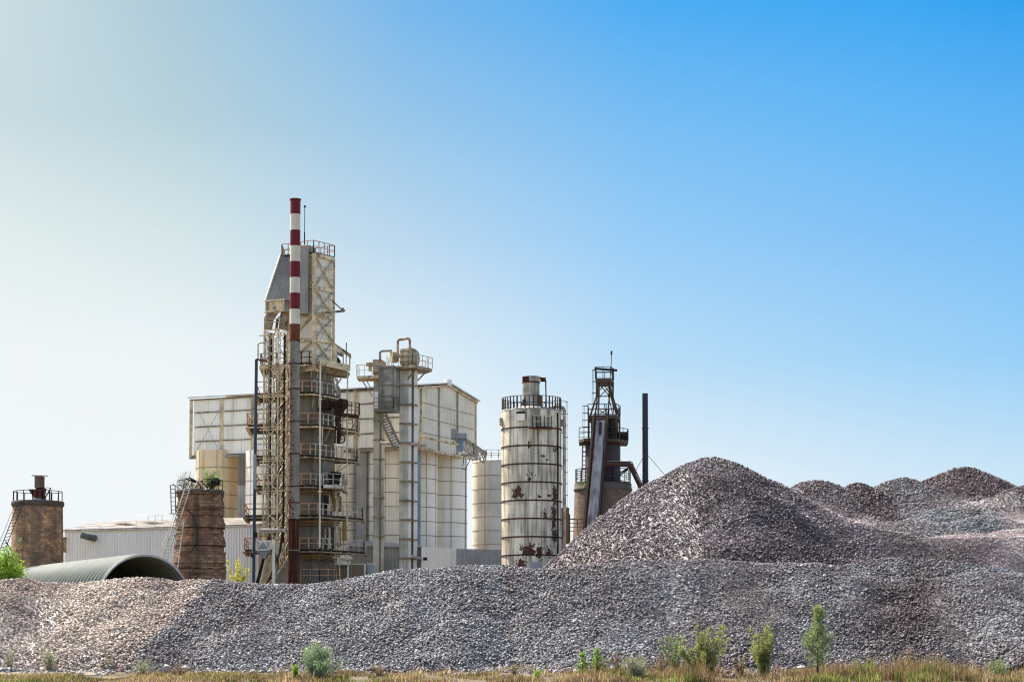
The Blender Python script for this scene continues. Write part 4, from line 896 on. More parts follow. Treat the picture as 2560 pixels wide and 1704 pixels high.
# plated box with bottom gallery
DB = 215.5
A_ = [(946, 914), (982, 920)]
fr = [Vector((X(947, DB), DB - .2, 0)), Vector((X(982, DB - .5), DB - .5, 0)), Vector((X(997, DB + 1.2), DB + 1.3, 0)), Vector((X(962, DB + 1.2), DB + 1.6, 0))]
zt_ = Z(914, DB); zb_ = Z(1022, DB)
mb = MB(); mb.prism([(p.x, p.y) for p in fr], zb_, zt_); mb.build('plated_box', m_tarp, e1)
mb = MB()
for py in (918, 922, 963, 990, 1004): mb.bar(fr[0] + Vector((-.05, -.06, Z(py, DB))), fr[1] + Vector((.03, -.06, Z(py, DB))), .1); mb.bar(fr[1] + Vector((.03, -.06, Z(py, DB))), fr[2] + Vector((.06, 0, Z(py, DB))), .1)
for p in (fr[0], fr[1], fr[2]): mb.bar(p + Vector((0, -.05, zb_)), p + Vector((0, -.05, zt_)), .14)
mb.build('box_frame', m_elevdark, e1)
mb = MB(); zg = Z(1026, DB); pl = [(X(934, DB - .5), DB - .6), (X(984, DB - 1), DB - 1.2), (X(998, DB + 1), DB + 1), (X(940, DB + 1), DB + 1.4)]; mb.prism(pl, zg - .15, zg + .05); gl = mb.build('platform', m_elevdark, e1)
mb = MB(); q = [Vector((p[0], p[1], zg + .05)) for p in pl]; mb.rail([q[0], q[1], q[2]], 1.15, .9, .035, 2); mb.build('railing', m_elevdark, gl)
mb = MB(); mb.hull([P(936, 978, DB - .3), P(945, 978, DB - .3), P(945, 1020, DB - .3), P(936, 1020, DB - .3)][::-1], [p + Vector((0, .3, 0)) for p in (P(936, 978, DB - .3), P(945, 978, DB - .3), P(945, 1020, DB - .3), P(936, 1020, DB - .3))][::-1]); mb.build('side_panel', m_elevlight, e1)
mb = MB(); mb.ladder(P(990, 1112, DB), P(952, 1028, DB), (1, .2, .4), .75, .11, .28); mb.build('stair_flight', m_elevdark, e1)
mb = MB(); mb.bar(P(964, 1030, DB), P(998, 1110, DB), .06); mb.bar(P(978, 1050, DB), P(981, 1110, DB), .05); mb.build('stay_rod', m_elevdark, e1)
mb = MB(); mb.tube(P(950, 1106, DB), P(996, 1112, DB), .14); mb.build('cross_pipe', m_railgrey, e1)
e2 = thing('bucket_elevator', 'wide twin leg bucket elevator with a rounded drive head and railed deck', 'bucket elevator', (X(1020, D), D, YARD), EG)
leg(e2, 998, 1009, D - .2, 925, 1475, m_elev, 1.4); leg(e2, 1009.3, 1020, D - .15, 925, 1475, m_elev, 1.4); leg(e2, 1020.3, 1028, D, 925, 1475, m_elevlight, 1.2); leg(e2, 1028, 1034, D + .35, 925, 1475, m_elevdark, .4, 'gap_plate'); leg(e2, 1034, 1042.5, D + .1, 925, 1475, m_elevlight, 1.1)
for k in range(10):
    py = 962 + 48 * k; mb = MB(); mb.box((X(1013, D), D + .35, Z(py, D - .3)), (M(31, D), 1.5, .13)); mb.box((X(1035, D), D + .55, Z(py + 2, D)), (M(16, D), 1.25, .13)); mb.build('joint_flange', m_hoop, e2)
mb = MB()
z = Z(913, D - 2); pl = [(X(978, D - .2), D + .3), (X(1030, D - 2), D - 2), (X(1080, D + 1.2), D + 1.2), (X(1062, D + 3), D + 3.2), (X(982, D + 3), D + 3.2)]
mb.prism(pl, z - .2, z + .1); pf = mb.build('platform', m_creamdirty, e2)
mb = MB(); q = [Vector((p[0], p[1], z + .1)) for p in pl]; mb.rail([q[0], q[1], q[2], q[3], q[4]], 1.12, 1.0, .028, 1); mb.build('railing', m_railgrey, pf)
mb = MB(); mb.bar(P(1064, 930, D + 1), P(1043, 952, D + 1), .13); mb.build('strut', m_elevdark, pf); mb = MB(); mb.bar(P(1038, 924, D - 1), P(1019, 948, D - .5), .13); mb.build('strut', m_elevdark, pf)
mb = MB(); mb.hull([P(1018, 870, D - .5), P(1028, 868, D - .5), P(1040, 873, D - .3), P(1043, 890, D - .3), P(1041, 904, D - .3), P(1034, 910, D - .4), P(1018, 910, D - .5)][::-1], [p + Vector((.2, 2.0, 0)) for p in (P(1018, 870, D - .5), P(1028, 868, D - .5), P(1040, 873, D - .3), P(1043, 890, D - .3), P(1041, 904, D - .3), P(1034, 910, D - .4), P(1018, 910, D - .5))][::-1]); mb.build('drive_head', m_creamdirty, e2)
mb = MB(); mb.hull([P(1001, 872, D - .7), P(1022, 870, D - .9), P(1018, 880, D - .9), P(1018, 910, D - .9), P(1000, 910, D - .7), P(999, 886, D - .7)][::-1], [p + Vector((.1, 1.6, 0)) for p in (P(1001, 872, D - .7), P(1022, 870, D - .9), P(1018, 880, D - .9), P(1018, 910, D - .9), P(1000, 910, D - .7), P(999, 886, D - .7))][::-1]); dh = mb.build('drive_head', m_cream, e2)
mb = MB()
for py in (877, 890, 903): mb.bar(P(999.5, py + 1, D - .75), P(1019, py, D - .95), .09)
mb.build('head_rib', m_elevdark, dh)
mb = MB(); mb.tube(P(978, 892, D - .1), P(992, 892, D + .1), .0 + M(15, D), 16); mb.tube(P(992, 892, D), P(998, 894, D), .35, 12); mb.build('pulley_housing', m_creamdirty, e2)
mb = MB(); mb.path([P(994.5, 890, D), P(994.5, 852, D), P(998, 848.5, D), P(1008, 848, D), P(1018, 845.5, D), P(1022, 846.5, D), P(1024.5, 851, D), P(1024.5, 870, D)], .14, 10); mb.build('vent_pipe', m_creamdirty, e2)
mb = MB(); mb.tube(P(1027, 1109, D - .4), P(1066, 1113, D - .2), .14); mb.tube(P(1028, 1390, D - .4), P(1052, 1395, D - .4), .16); mb.build('cross_pipe', m_railgrey, e2)

# ------------------------------------------------------------------ low buildings
DW = 222.0
wh = thing('long_shed', 'long low white shed with ribbed walls behind the two brick kilns', 'shed', (X(390, DW), DW + 4, YARD))
xa, xb = X(155, DW), X(648, DW - 4); ya_, yb_ = DW + 1.5, DW - 4
mb = MB(); ztop = lambda t_: Z(1325, DW + 1.5) + (Z(1310, DW - 4) - Z(1325, DW + 1.5)) * t_
mb.ribs((xa, ya_), (xb, yb_), YARD, ztop, .30, .06); mb.build('wall', m_shed, wh)
mb = MB(); dx_ = Vector((xb - xa, yb_ - ya_, 0)).normalized(); nb = Vector((-dx_.y, dx_.x, 0))
e0 = Vector((xa, ya_, ztop(0))) - nb * .25 - dx_ * .2; e1_ = Vector((xb, yb_, ztop(1))) - nb * .25
rid = nb * 7.5 + Vector((0, 0, 1.25)); nr = 150; vs = []
for k in range(nr * 2 + 1):
    p = e0.lerp(e1_, k / (nr * 2)); dz = .07 if k % 2 else 0
    vs += [p + Vector((0, 0, dz)), p + rid + Vector((0, 0, dz))]
mb._add(vs, [(2 * k, 2 * k + 2, 2 * k + 3, 2 * k + 1) for k in range(nr * 2)])
mb.hull([e0 - Vector((0, 0, .04)), e1_ - Vector((0, 0, .04)), e1_ + rid - Vector((0, 0, .04)), e0 + rid - Vector((0, 0, .04))], [e0 - Vector((0, 0, .16)), e1_ - Vector((0, 0, .16)), e1_ + rid - Vector((0, 0, .2)), e0 + rid - Vector((0, 0, .2))])
mb.build('roof', m_shedroof, wh)
for (xx, yy, wpx, hh) in ((325, 1300, 34, 1.0), (388, 1287, 36, 1.0)):     # raised roof lights
    c = P(xx, yy, DW + 2); mb = MB(); w2 = M(wpx / 2, DW); a = c + Vector((-w2, 0, 0)); b_ = c + Vector((w2, 0, 0))
    mb.hull([a, b_, b_ + Vector((-1.8, 3.5, -.55 + .8)), a + Vector((-1.8, 3.5, .25))], [v - Vector((0, 0, .07)) for v in (a, b_, b_ + Vector((-1.8, 3.5, .25)), a + Vector((-1.8, 3.5, .25)))])
    for s_ in (0, .5, 1): mb.bar(a.lerp(b_, s_), a.lerp(b_, s_) - Vector((0, 0, 1.2)), .06)
    mb.build('roof_vent', m_shedroof, wh)
rr_ = random.Random(3)
for px in (165, 228, 285, 330, 415, 440):
    for k in range(5):
        p = e0 + nb * (rr_.uniform(2.0, 2.3)) + dx_ * ((X(px, DW) - e0.x) + k * .22); mb = MB(); mb.box(p + Vector((0, 0, .42)), (.10, .12, .08)); mb.build('roof_bolt', m_railrust, wh)
p0 = P(234, 1344, DW + .6); mb = MB(); mb.path([p0 + Vector((.1, .8, 0)), p0 + Vector((0, -.5, 0)), p0 + Vector((-.35, -.9, .08)), p0 + Vector((-1.05, -1.0, .28))], .36, 16); dct = mb.build('elbow_duct', m_quon, wh)
mb = MB(); mb.tube(p0 + Vector((-1.04, -1.0, .28)), p0 + Vector((-1.12, -1.01, .30)), .40, 16); mb.build('duct_rim', m_greysheet, dct)
mb = MB(); q = P(161, 1361, DW + 1.2); mb.box(q + Vector((0, .0, 0)), (.4, .15, 1.6)); mb.build('window', m_creamdirty, wh)
lb = thing('low_annex', 'low grey ribbed annex below the silos left of the rust spotted silo', 'shed', (X(1150, 216), 216, YARD))
mb = MB(); mb.ribs((X(1054, 216), 216), (X(1140, 219.5), 219.5), YARD, lambda t_: Z(1366, 216) + (Z(1371, 219.5) - Z(1366, 216)) * t_, .22, .07); mb.build('wall', m_shed, lb)
mb = MB(); mb.ribs((X(1140, 219.5), 219.5), (X(1275, 221), 221), YARD, Z(1371, 219.5), .4, .09); mb.build('wall', m_greysheet, lb)
mb = MB(); mb.prism([(X(1054, 216.2), 216.2), (X(1140, 219.7), 219.7), (X(1275, 221.2), 221.2), (X(1275, 224), 224), (X(1054, 222), 222)], Z(1368, 217) - .1, Z(1368, 217)); mb.build('roof', m_bluesheet, lb)
mb = MB(); mb.box(P(1063, 1396, 215.7), (.4, .3, .3)); mb.bar(P(1058, 1394, 215.8), P(1068, 1394, 215.8), .12); mb.build('wall_lamp', m_black, lb)
lc = thing('low_annex', 'low blue grey ribbed annex seen between the legs of the bucket elevators', 'shed', (X(960, 221), 221, YARD))
mb = MB(); mb.ribs((X(870, 221), 221), (X(1056, 218.5), 218.5), YARD, lambda t_: Z(1360, 221) + (Z(1364, 218.5) - Z(1360, 221)) * t_, .3, .06); mb.build('wall', m_greysheet, lc)
mb = MB(); mb.hull([P(868, 1362, 220.8), P(1056, 1366, 218.2), P(1056, 1362, 221), P(900, 1350, 224)], [v - Vector((0, 0, .12)) for v in (P(868, 1362, 220.8), P(1056, 1366, 218.2), P(1056, 1362, 221), P(900, 1350, 224))]); mb.build('roof', m_bluesheet, lc)
# cooler units and small canopy
for i, (x0_, x1_, lab, mt) in enumerate(((838, 871, 'brown louvred cooler box, left of two below the small canopy', m_coil), (880, 913, 'brown louvred cooler box, right of two beside the grey cabinet', m_coil))):
    D = 207.0; o = thing('cooler_unit', lab, 'cooler', (X((x0_ + x1_) / 2, D), D, Z(1475, D)), 'cooler boxes at the foot of the kiln tower')
    mb = MB(); mb.box(((X(x0_, D) + X(x1_, D)) / 2, D + .8, (Z(1410, D) + Z(1475, D)) / 2), (M(x1_ - x0_, D), 1.5, Z(1410, D) - Z(1475, D))); mb.build('case', mt, o)
    mb = MB()
    for k in range(14): mb.box(((X(x0_, D) + X(x1_, D)) / 2, D + .02, Z(1414 + k * 4, D)), (M(x1_ - x0_ - 4, D), .08, .05))
    mb.build('louvre', m_coil, o)
    mb = MB(); mb.box((X(x1_, D), D + .7, (Z(1409, D) + Z(1475, D)) / 2), (M(5, D), 1.6, Z(1409, D) - Z(1475, D))); mb.box(((X(x0_, D) + X(x1_, D)) / 2, D + .8, Z(1409, D)), (M(x1_ - x0_ + 3, D), 1.7, .08)); mb.build('end_frame', m_elev, o)
mb = MB(); D = 207.5; mb.box((X(926.5, D), D + .5, (Z(1409, D) + Z(1475, D)) / 2), (M(16, D), 1.0, Z(1409, D) - Z(1475, D))); cab = mb.build('cabinet', m_bluesheet); tag(cab, 'plain grey metal cabinet at the right end of the cooler boxes', 'cabinet')
mb = MB(); mb.box((X(926.5, D), D + .5, Z(1409, D) + .03), (M(18, D), 1.15, .06)); mb.build('lid', m_elevlight, cab)
D = 206.5; cn_ = thing('small_canopy', 'small peaked white canopy above the brown cooler boxes', 'canopy', (X(858, D), D, Z(1475, D)))
mb = MB(); a = P(834, 1393, D); b_ = P(860, 1386, D + .3); c_ = P(882, 1394, D)
mb.hull([P(848, 1392, D), P(858, 1386, D + .6), P(870, 1386, D + .6), P(882, 1394, D), P(868, 1396, D - .5)], [v - Vector((0, 0, .08)) for v in (P(848, 1392, D), P(858, 1386, D + .6), P(870, 1386, D + .6), P(882, 1394, D), P(868, 1396, D - .5))]); mb.build('roof', m_cream, cn_)
mb = MB(); mb.box(P(860, 1402, D + .4), (1.25, .8, .75)); mb.build('box', m_elev, cn_)
mb = MB(); mb.bar(P(831, 1393, D), P(852, 1393, D), .08); mb.bar(P(849, 1393, D), P(849, 1475, D), .09); mb.bar(P(870, 1396, D), P(870, 1475, D), .09); mb.build('post', m_railgrey, cn_)

# ------------------------------------------------------------------ arched shed
DQ1 = 186.0
top = P(362, 1388, DQ1); axis = Vector((-17.2, 29.0, 0)).normalized(); Lq = 34.0; Rq = 4.25; zc = top.z - Rq
side = Vector((axis.y, -axis.x, 0))
ar = thing('arched_shed', 'long half round grey corrugated shed open at its near end', 'shed', (top.x, top.y, YARD))
nseg = 40; prof = []
nl = 420; vs = []; na = 28
for i in range(nl + 1):
    s = Lq * i / nl; rr = Rq + .2 * math.sin(2 * math.pi * s / .92)
    for j in range(na + 1):
        a = math.pi * j / na; p = Vector((top.x, top.y, 0)) + axis * s + side * math.cos(a) * rr
        vs.append((p.x, p.y, max(zc + math.sin(a) * rr, YARD - .0)))
mb = MB(); mb._add(vs, [(i * (na + 1) + j, i * (na + 1) + j + 1, (i + 1) * (na + 1) + j + 1, (i + 1) * (na + 1) + j) for i in range(nl) for j in range(na)], 0, True)
mb.build('corrugated_shell', m_quon, ar)
mb = MB()
for j in range(na):
    a1, a2 = math.pi * j / na, math.pi * (j + 1) / na
    pts = [Vector((top.x, top.y, zc)) - axis * .05 + side * math.cos(a) * (Rq + .02) + Vector((0, 0, math.sin(a) * (Rq + .02))) for a in (a1, a2)]; mb.bar(pts[0], pts[1], .16, .16)
mb.build('front_rim', m_greysheet, ar)
# ------------------------------------------------------------------ brick kilns
D = 200.0
bxx = X(500, D)
m_brickruin = mat('crumbling_red_brick', (0.64, 0.37, 0.25), (0.44, .27, .19), nscale=.9, rough=.95, brick=(bxx, D, 2.4, .55, .28, (.5, .42, .36), .5), streak=[((.10, .07, .055), .7, .9, .52, .66), ((.38, .30, .24), .5, 1.6, .56, .68)], bump=.9, bscale=5)
bk = thing('brick_kiln', 'crumbling red brick kiln with ladders and plants growing on its rim', 'kiln', (bxx, D, YARD))
rt, rb_ = M(57, D), M(67.5, D); zt = Z(1229, D); prof = []; z = YARD; rr_ = random.Random(9)
n = 72; vs = []; rings = []
while z < zt:
    h_ = rr_.choice((.12, .2, .3, .45)); t_ = (z - YARD) / (zt - YARD); base_r = rb_ + (rt - rb_) * t_; o = rr_.choice((0, 0, .04, -.07, .07, -.12))
    rings.append((base_r + o, z, rr_.random() * 9)); rings.append((base_r + o + rr_.uniform(-.02, .02), min(z + h_, zt), rr_.random() * 9)); z += h_ + .01
for r_, z_, ph in rings:
    for i in range(n):
        a = 2 * math.pi * i / n; q_ = r_ + .05 * math.sin(3 * a + ph) + .03 * math.sin(11 * a + ph * 2) + rr_.uniform(-.025, .025)
        vs.append((bxx + math.cos(a) * q_, D + math.sin(a) * q_, z_ + rr_.uniform(-.01, .01)))
mb = MB(); nr = len(rings); mb._add(vs, [(j * n + i, j * n + (i + 1) % n, (j + 1) * n + (i + 1) % n, (j + 1) * n + i) for j in range(nr - 1) for i in range(n)]); mb._add(vs[-n:], [tuple(range(n))]); mb.build('brick_drum', m_brickruin, bk)
mb = MB(); zc0 = Z(1236, D); mb.lathe(bxx, D, [(rt, zc0), (rt + .12, zc0 + .1), (rt + .14, Z(1227, D)), (rt + .06, Z(1225, D))], 60, cap_bot=True); mb.build('rim', mat('rim_mortar', (.26, .20, .16), (.18, .14, .11), nscale=1.5, rough=.95, bump=.6), bk)
for py, ex in ((1240, .05), (1268, .05), (1278, .06), (1322, .07), (1366, .08), (1422, .1)):
    z_ = Z(py, D); t_ = (z_ - YARD) / (zt - YARD); r_ = rb_ + (rt - rb_) * t_; mb = MB(); mb.ring(bxx, D, r_ + .02, z_, .07, .06, 60); mb.build('iron_band', m_machine, bk)
mb = MB(); mb.path([P(462, 1270, D - rt - .3) + Vector((0, .5, 0)), P(480, 1285, D - 2.6), P(490, 1310, D - 2.7), P(494, 1335, D - 2.8), P(489, 1360, D - 2.8), P(478, 1380, D - 2.8)], .05, 6); mb.build('hanging_cable', m_black, bk)
def lad(nm, label, a, b_, side_, wd, mt, cage=False):
    mb = MB(); mb.ladder(a, b_, side_, wd, .04, .34); o = mb.build(nm, mt); tag(o, label, 'ladder'); return o
lad('ladder', 'long grey ladder leaning on the crumbling red brick kiln', P(408, 1408, D - 3.2), P(470, 1216, D - 2.4), (1, 0, .25), .55, m_railgrey)
lad('ladder', 'upright dark ladder frame left of the crumbling red brick kiln', P(434, 1284, D - 1), P(432, 1212, D - 1), (1, 0, 0), .42, m_raildark)
lad('ladder', 'thin ladder stair down the left foot of the crumbling red brick kiln', P(432, 1450, D - 3), P(452, 1300, D - 2.8), (1, 0, 0), .6, m_railgrey)
mb = MB(); mb.bar(P(424, 1283, D - 1), P(442, 1283, D - 1), .1); mb.bar(P(436, 1283, D - 1), P(402, 1378, D - 2), .04); mb.build('stay', m_railgrey, bk)
rr_ = random.Random(4)
for k in range(16):          # fallen timber and bars on the rim
    px = 452 + k * 5.2; y0 = 1224; a = P(px, y0, D - rr_.uniform(-1, 1.6)); b_ = P(px + rr_.uniform(-26, 22), y0 - rr_.uniform(8, 30), D - rr_.uniform(-1, 1)); mb = MB(); mb.bar(a, b_, rr_.choice((.05, .08, .12))); mb.build('debris_bar', rr_.choice((m_machine, m_railgrey, m_black)), bk)
for k in range(2): mb = MB(); mb.bar(P(464 + 8 * k, 1196 - 3 * k, D - 1), P(492 + 6 * k, 1206 + 1 * k, D), .12); mb.build('debris_bar', m_black, bk)
mb = MB(); zr_ = Z(1226, D); mb.rail([Vector((bxx + rt * math.cos(a), D + rt * math.sin(a), zr_)) for a in np.linspace(R(-75), R(20), 5)], .95, 1.3, .03, 1); mb.rail([Vector((bxx + rt * math.cos(a), D + rt * math.sin(a), zr_)) for a in np.linspace(R(190), R(235), 3)], .9, 1.3, .03, 1); mb.build('rim_railing', m_machine, bk)
mb = MB(); c = P(539, 1204, D); mb.tube(c + Vector((-.2, .3, 0)), c + Vector((.2, -.3, 0)), .38, 16); mb.build('drum', m_black, bk)
# left kiln
D = 212.0; bxx = X(94.5, D)
m_brickold = mat('mottled_masonry', (0.82, 0.50, 0.28), (0.50, .33, .24), nscale=1.1, rough=.95, brick=(bxx, D, 2.5, .5, .26, (.6, .55, .5), .55), streak=[((.22, .16, .13), .6, .7, .48, .62)], rust=[(2.6, .56, .6), (6, .58, .5)], rustcol=(.20, .14, .11), bump=.7, bscale=5)
k4 = thing('brick_kiln', 'squat mottled brown masonry kiln with a square stub flue at far left', 'kiln', (bxx, D, YARD))
rt = M(62.5, D); mb = MB(); mb.lathe(bxx, D, [(rt * 1.07, YARD), (rt * 1.04, Z(1400, D)), (rt, Z(1300, D)), (rt * .985, Z(1262, D))], 60); mb.build('masonry_drum', m_brickold, k4)
mb = MB(); mb.lathe(bxx, D, [(rt * .99, Z(1268, D)), (rt * 1.045, Z(1262, D)), (rt * 1.05, Z(1257, D)), (rt * 1.02, Z(1253, D))], 60, cap_bot=True); mb.build('rim', mat('rim_stone', (.22, .17, .14), (.15, .12, .1), rough=.95, bump=.6), k4)
mb = MB(); mb.lathe(bxx, D, [(rt * .5, Z(1254, D)), (.7, Z(1246, D))], 24); mb.build('top_dome', mat('pale_mortar', (.5, .44, .36), rough=.9), k4)
mb = MB(); mb.prism([(X(88, D), D - .4), (X(104, D), D - .7), (X(111, D), D), (X(94, D), D + .3)], Z(1219, D), Z(1191, D)); fl = mb.build('stub_flue', m_creamdirty if False else mat('brown_plate', (.34, .23, .13), (.24, .15, .09), nscale=1, rough=.8, streak=[((.14, .09, .05), .5, 2, .5, .7)]), k4)
mb = MB(); mb.hull([P(79, 1188.6, D - .6), P(118, 1189.6, D - .6), P(120, 1190, D + .8), P(84, 1190, D + .8)], [v + Vector((0, 0, .08)) for v in (P(79, 1188.6, D - .6), P(118, 1189.6, D - .6), P(120, 1190, D + .8), P(84, 1190, D + .8))]); mb.build('cap_plate', m_bluesheet, fl)
mb = MB(); mb.hull([P(88, 1219, D - .5), P(111, 1219, D - .3), P(108, 1235, D - .4), P(111, 1250, D - .5), P(92, 1250, D - .6)][::-1], [v + Vector((0, 1, 0)) for v in (P(88, 1219, D - .5), P(111, 1219, D - .3), P(108, 1235, D - .4), P(111, 1250, D - .5), P(92, 1250, D - .6))][::-1]); mb.build('throat', m_rustdark, k4)
mb = MB(); mb.hull([P(70, 1222, D - .4), P(90, 1222, D - .6), P(90, 1244, D - .6), P(84, 1243, D - .5)][::-1], [v + Vector((0, 1, 0)) for v in (P(70, 1222, D - .4), P(90, 1222, D - .6), P(90, 1244, D - .6), P(84, 1243, D - .5))][::-1]); mb.build('hopper', m_rustdark, k4)
mb = MB(); mb.bar(P(127, 1219, D), P(111, 1247, D), .1); mb.bar(P(110, 1218, D), P(128, 1219, D), .05); mb.bar(P(124, 1226, D), P(124, 1252, D), .12); mb.build('support_frame', m_raildark, k4)
mb = MB(); zr_ = Z(1253, D)
mb.rail([Vector((bxx + rt * .97 * math.cos(a), D + rt * .97 * math.sin(a), zr_)) for a in np.linspace(0, 2 * math.pi, 17)[:-1]], .98, 2, .03, 0, post=.035, closed=True); mb.build('railing', m_raildark, k4)
lad('ladder', 'steep dark ladder leaning on the squat masonry kiln at far left', P(-4, 1400, D - 3), P(52, 1256, D - 2.5), (1, 0, .2), .55, m_raildark)
mb = MB(); mb.bar(P(14, 1352, D - 2.5), P(30, 1378, D - 2.5), .1); mb.bar(P(30, 1278, D - 2), P(0, 1352, D - 2), .035); mb.build('stay', m_raildark, k4)

# ------------------------------------------------------------------ rust spotted silo
D = 197.0; cx = X(1329, D); rs = M(75, D)
def sp3(px, py):      # point on the silo skin
    a = math.asin(max(-1, min(1, (px - 1329) / 75))); return (cx + math.sin(a) * rs, D - math.cos(a) * rs, Z(py, D - math.cos(a) * rs))
spots = [(sp3(1293, 1226), (.75, 1.5, .75), 1.0), (sp3(1287, 1238), (.8, 1.2, .55), .9), (sp3(1303, 1237), (.5, 1.2, .4), .8), (sp3(1386, 1240), (.4, 1.3, 1.6), 1.0), (sp3(1384, 1290), (.42, 1.4, 2.0), 1.05), (sp3(1385, 1335), (.4, 1.3, 1.5), 1.0), (sp3(1373, 1239), (.5, 1.2, .3), .8), (sp3(1321, 1375), (1.3, 1.4, 1.0), .95), (sp3(1347, 1378), (.6, 1.4, 1.2), .95), (sp3(1302, 1412), (1.0, 1.2, .9), .9), (sp3(1360, 1283), (.7, 1.2, .9), .66), (sp3(1348, 1240), (.4, 1.2, .3), .8), (sp3(1324, 1196), (.35, 1, .3), .8), (sp3(1366, 1150), (.3, 1, .3), .7), (sp3(1388, 1124), (.5, 1.2, .6), .75), (sp3(1370, 1380), (.8, 1.2, 1.0), .66), (sp3(1330, 1185), (.9, 1.2, .6), .55), (sp3(1355, 1140), (.35, 1, .3), .7), (sp3(1322, 1112), (.3, 1.2, .8), .75)]
m_rsilo = mat('rust_spotted_paint', (0.84, 0.75, 0.58), (0.64, .56, .43), nscale=.5, rough=.7, streak=[((.30, .25, .18), .75, .9, .50, .62), ((.26, .20, .14), .55, 3.4, .52, .62), ((.42, .27, .14), .5, 1.7, .55, .64), ((.86, .78, .63), .5, 2.3, .54, .60)], spots=spots, rustcol=(.15, .052, .022))
rs_ = thing('silo', 'streaked silo covered in dark rust patches with a slatted rail crown', 'silo', (cx, D, YARD), 'silos of the works')
zt = Z(1030, D); mb = MB(); mb.lathe(cx, D, [(rs, YARD), (rs, zt)], 96); mb.build('shell', m_rsilo, rs_)
for k in range(9):
    z = Z(1067 + 45.6 * k, D - rs); mb = MB(); mb.ring(cx, D, rs - .01, z - .05, .07, .12, 80); mb.build('hoop', m_machine, rs_)
mb = MB(); mb.lathe(cx, D, [(rs * 1.01, zt), (rs * 1.01, zt + .1), (rs * .3, zt + .55)], 60); mb.build('roof', m_tarp, rs_)
mb = MB(); zr_ = zt + .05; hR = 1.18; nn = 44
for i in range(nn):
    a = 2 * math.pi * (i + .4) / nn; p = Vector((cx + math.cos(a) * rs * .99, D + math.sin(a) * rs * .99, zr_)); mb.box(p + Vector((0, 0, hR / 2)), (.13 if i % 2 else .08, .06, hR), a + R(90))
mb.ring(cx, D, rs * .98, zr_ + hR, .05, .05, 60); mb.ring(cx, D, rs * .98, zr_ + hR * .45, .04, .05, 60); mb.build('slatted_railing', m_raildark, rs_)
hx = X(1327.5, D); hr = M(21.5, D)
mb = MB(); mb.lathe(hx, D, [(hr, zt + .1), (hr, Z(957, D)), (hr * 1.02, Z(956, D)), (hr * 1.0, Z(941, D))], 32); hd = mb.build('head_drum', m_tarp, rs_)
mb = MB(); mb.ring(hx, D, hr, Z(958, D), .05, .12, 32); mb.build('hoop', m_rustdark, hd)
mb = MB(); mb.box(P(1314, 947, D - hr + .1), (.6, .4, .42)); mb.build('hatch', m_rustdark, hd)
mb = MB(); mb.lathe(hx, D, [(hr * 1.08, zt + .1), (hr * 1.06, zt + .62)], 32); mb.box(P(1349, 1005, D - .4), (.3, .6, 1.3)); mb.box(P(1310, 1010, D - .6), (.3, .4, .9)); mb.build('rusty_skirt', m_rustdark, rs_)
mb = MB(); mb.bar(P(1348, 944, D), P(1364, 948, D), .18); mb.bar(P(1350, 952, D), P(1366, 952, D), .12); mb.box(P(1358, 948, D), (.5, .5, .3)); mb.build('pulley_arm', m_rustdark, hd)
mb = MB(); mb.tube(P(1364, 950, D), P(1366, 1028, D), .06); mb.bar(P(1368, 998, D), P(1356, 1014, D), .05); mb.build('arm_post', m_raildark, rs_)
rr_ = random.Random(2)
for k in range(8): mb = MB(); mb.bar(P(1352 + k * 5, 1028, D - 1), P(1350 + k * 5 + rr_.uniform(-4, 4), 1028 - rr_.uniform(4, 15), D - 1), .08); mb.build('pipe_stub', m_rustdark, rs_)
def onskin(px, py0, py1, wpx, mt, nm, thick=.1, off=.0):
    a = math.asin((px - 1329) / 75); r_ = rs + thick / 2 + off; mb = MB(); mb.box((cx + math.sin(a) * r_, D - math.cos(a) * r_, (Z(py0, D - rs) + Z(py1, D - rs)) / 2), (M(wpx, D) / max(.5, math.cos(a)), thick, Z(py0, D - rs) - Z(py1, D - rs)), a); return mb.build(nm, mt, rs_)
onskin(1302, 1033, 1050, 19, m_silo, 'patch_plate'); onskin(1302, 1028, 1032, 21, m_black, 'patch_plate', .14)
onskin(1332, 1042, 1069, 12, m_greysheet, 'hatch_door', .08); onskin(1250.5 + 5, 1038, 1057, 6, m_tarp, 'side_box', .3); onskin(1402.5, 1042, 1058, 5, m_tarp, 'side_box', .3)
onskin(1338, 1404, 1421, 28, m_greysheet, 'base_hatch', .06)
onskin(1388, 1126, 1135, 5, m_greysheet, 'hatch_door', .05); onskin(1388, 1172, 1182, 5, m_greysheet, 'hatch_door', .05)
mb = MB(); a1, a2 = math.asin((1322 - 1329) / 75) - R(90), math.asin((1396 - 1329) / 75) - R(90); zz_ = Z(1071, D - rs); mb.ring(cx, D, rs, zz_, .5, .1, 24, a1=a1, a2=R(-50)); bal = mb.build('balcony', m_rustdark, rs_)
mb = MB(); mb.rail([Vector((cx + (rs + .48) * math.cos(a), D + (rs + .48) * math.sin(a), zz_ + .1)) for a in np.linspace(a1, R(-50), 8)], 1.05, .6, .03, 1); mb.build('railing', m_cream, bal)
mb = MB(); mb.tube(Vector(sp3(1394, 1031)) - Vector((0, .12, 0)), Vector(sp3(1394, 1475)) - Vector((0, .12, 0)), .07); mb.build('drop_pipe', m_black, rs_)
mb = MB(); mb.path([P(1374, 1024, D), P(1378, 1018, D), P(1390, 1015, D), P(1401, 1016, D), P(1408, 1020, D), P(1411, 1028, D), P(1410.5, 1475, D)], .17, 12); fp = mb.build('fill_pipe', m_railgrey, rs_)
for py in (1034, 1081, 1171, 1305): mb = MB(); mb.bar(P(1402, py, D), P(1411, py, D), .08); mb.build('pipe_bracket', m_raildark, fp)
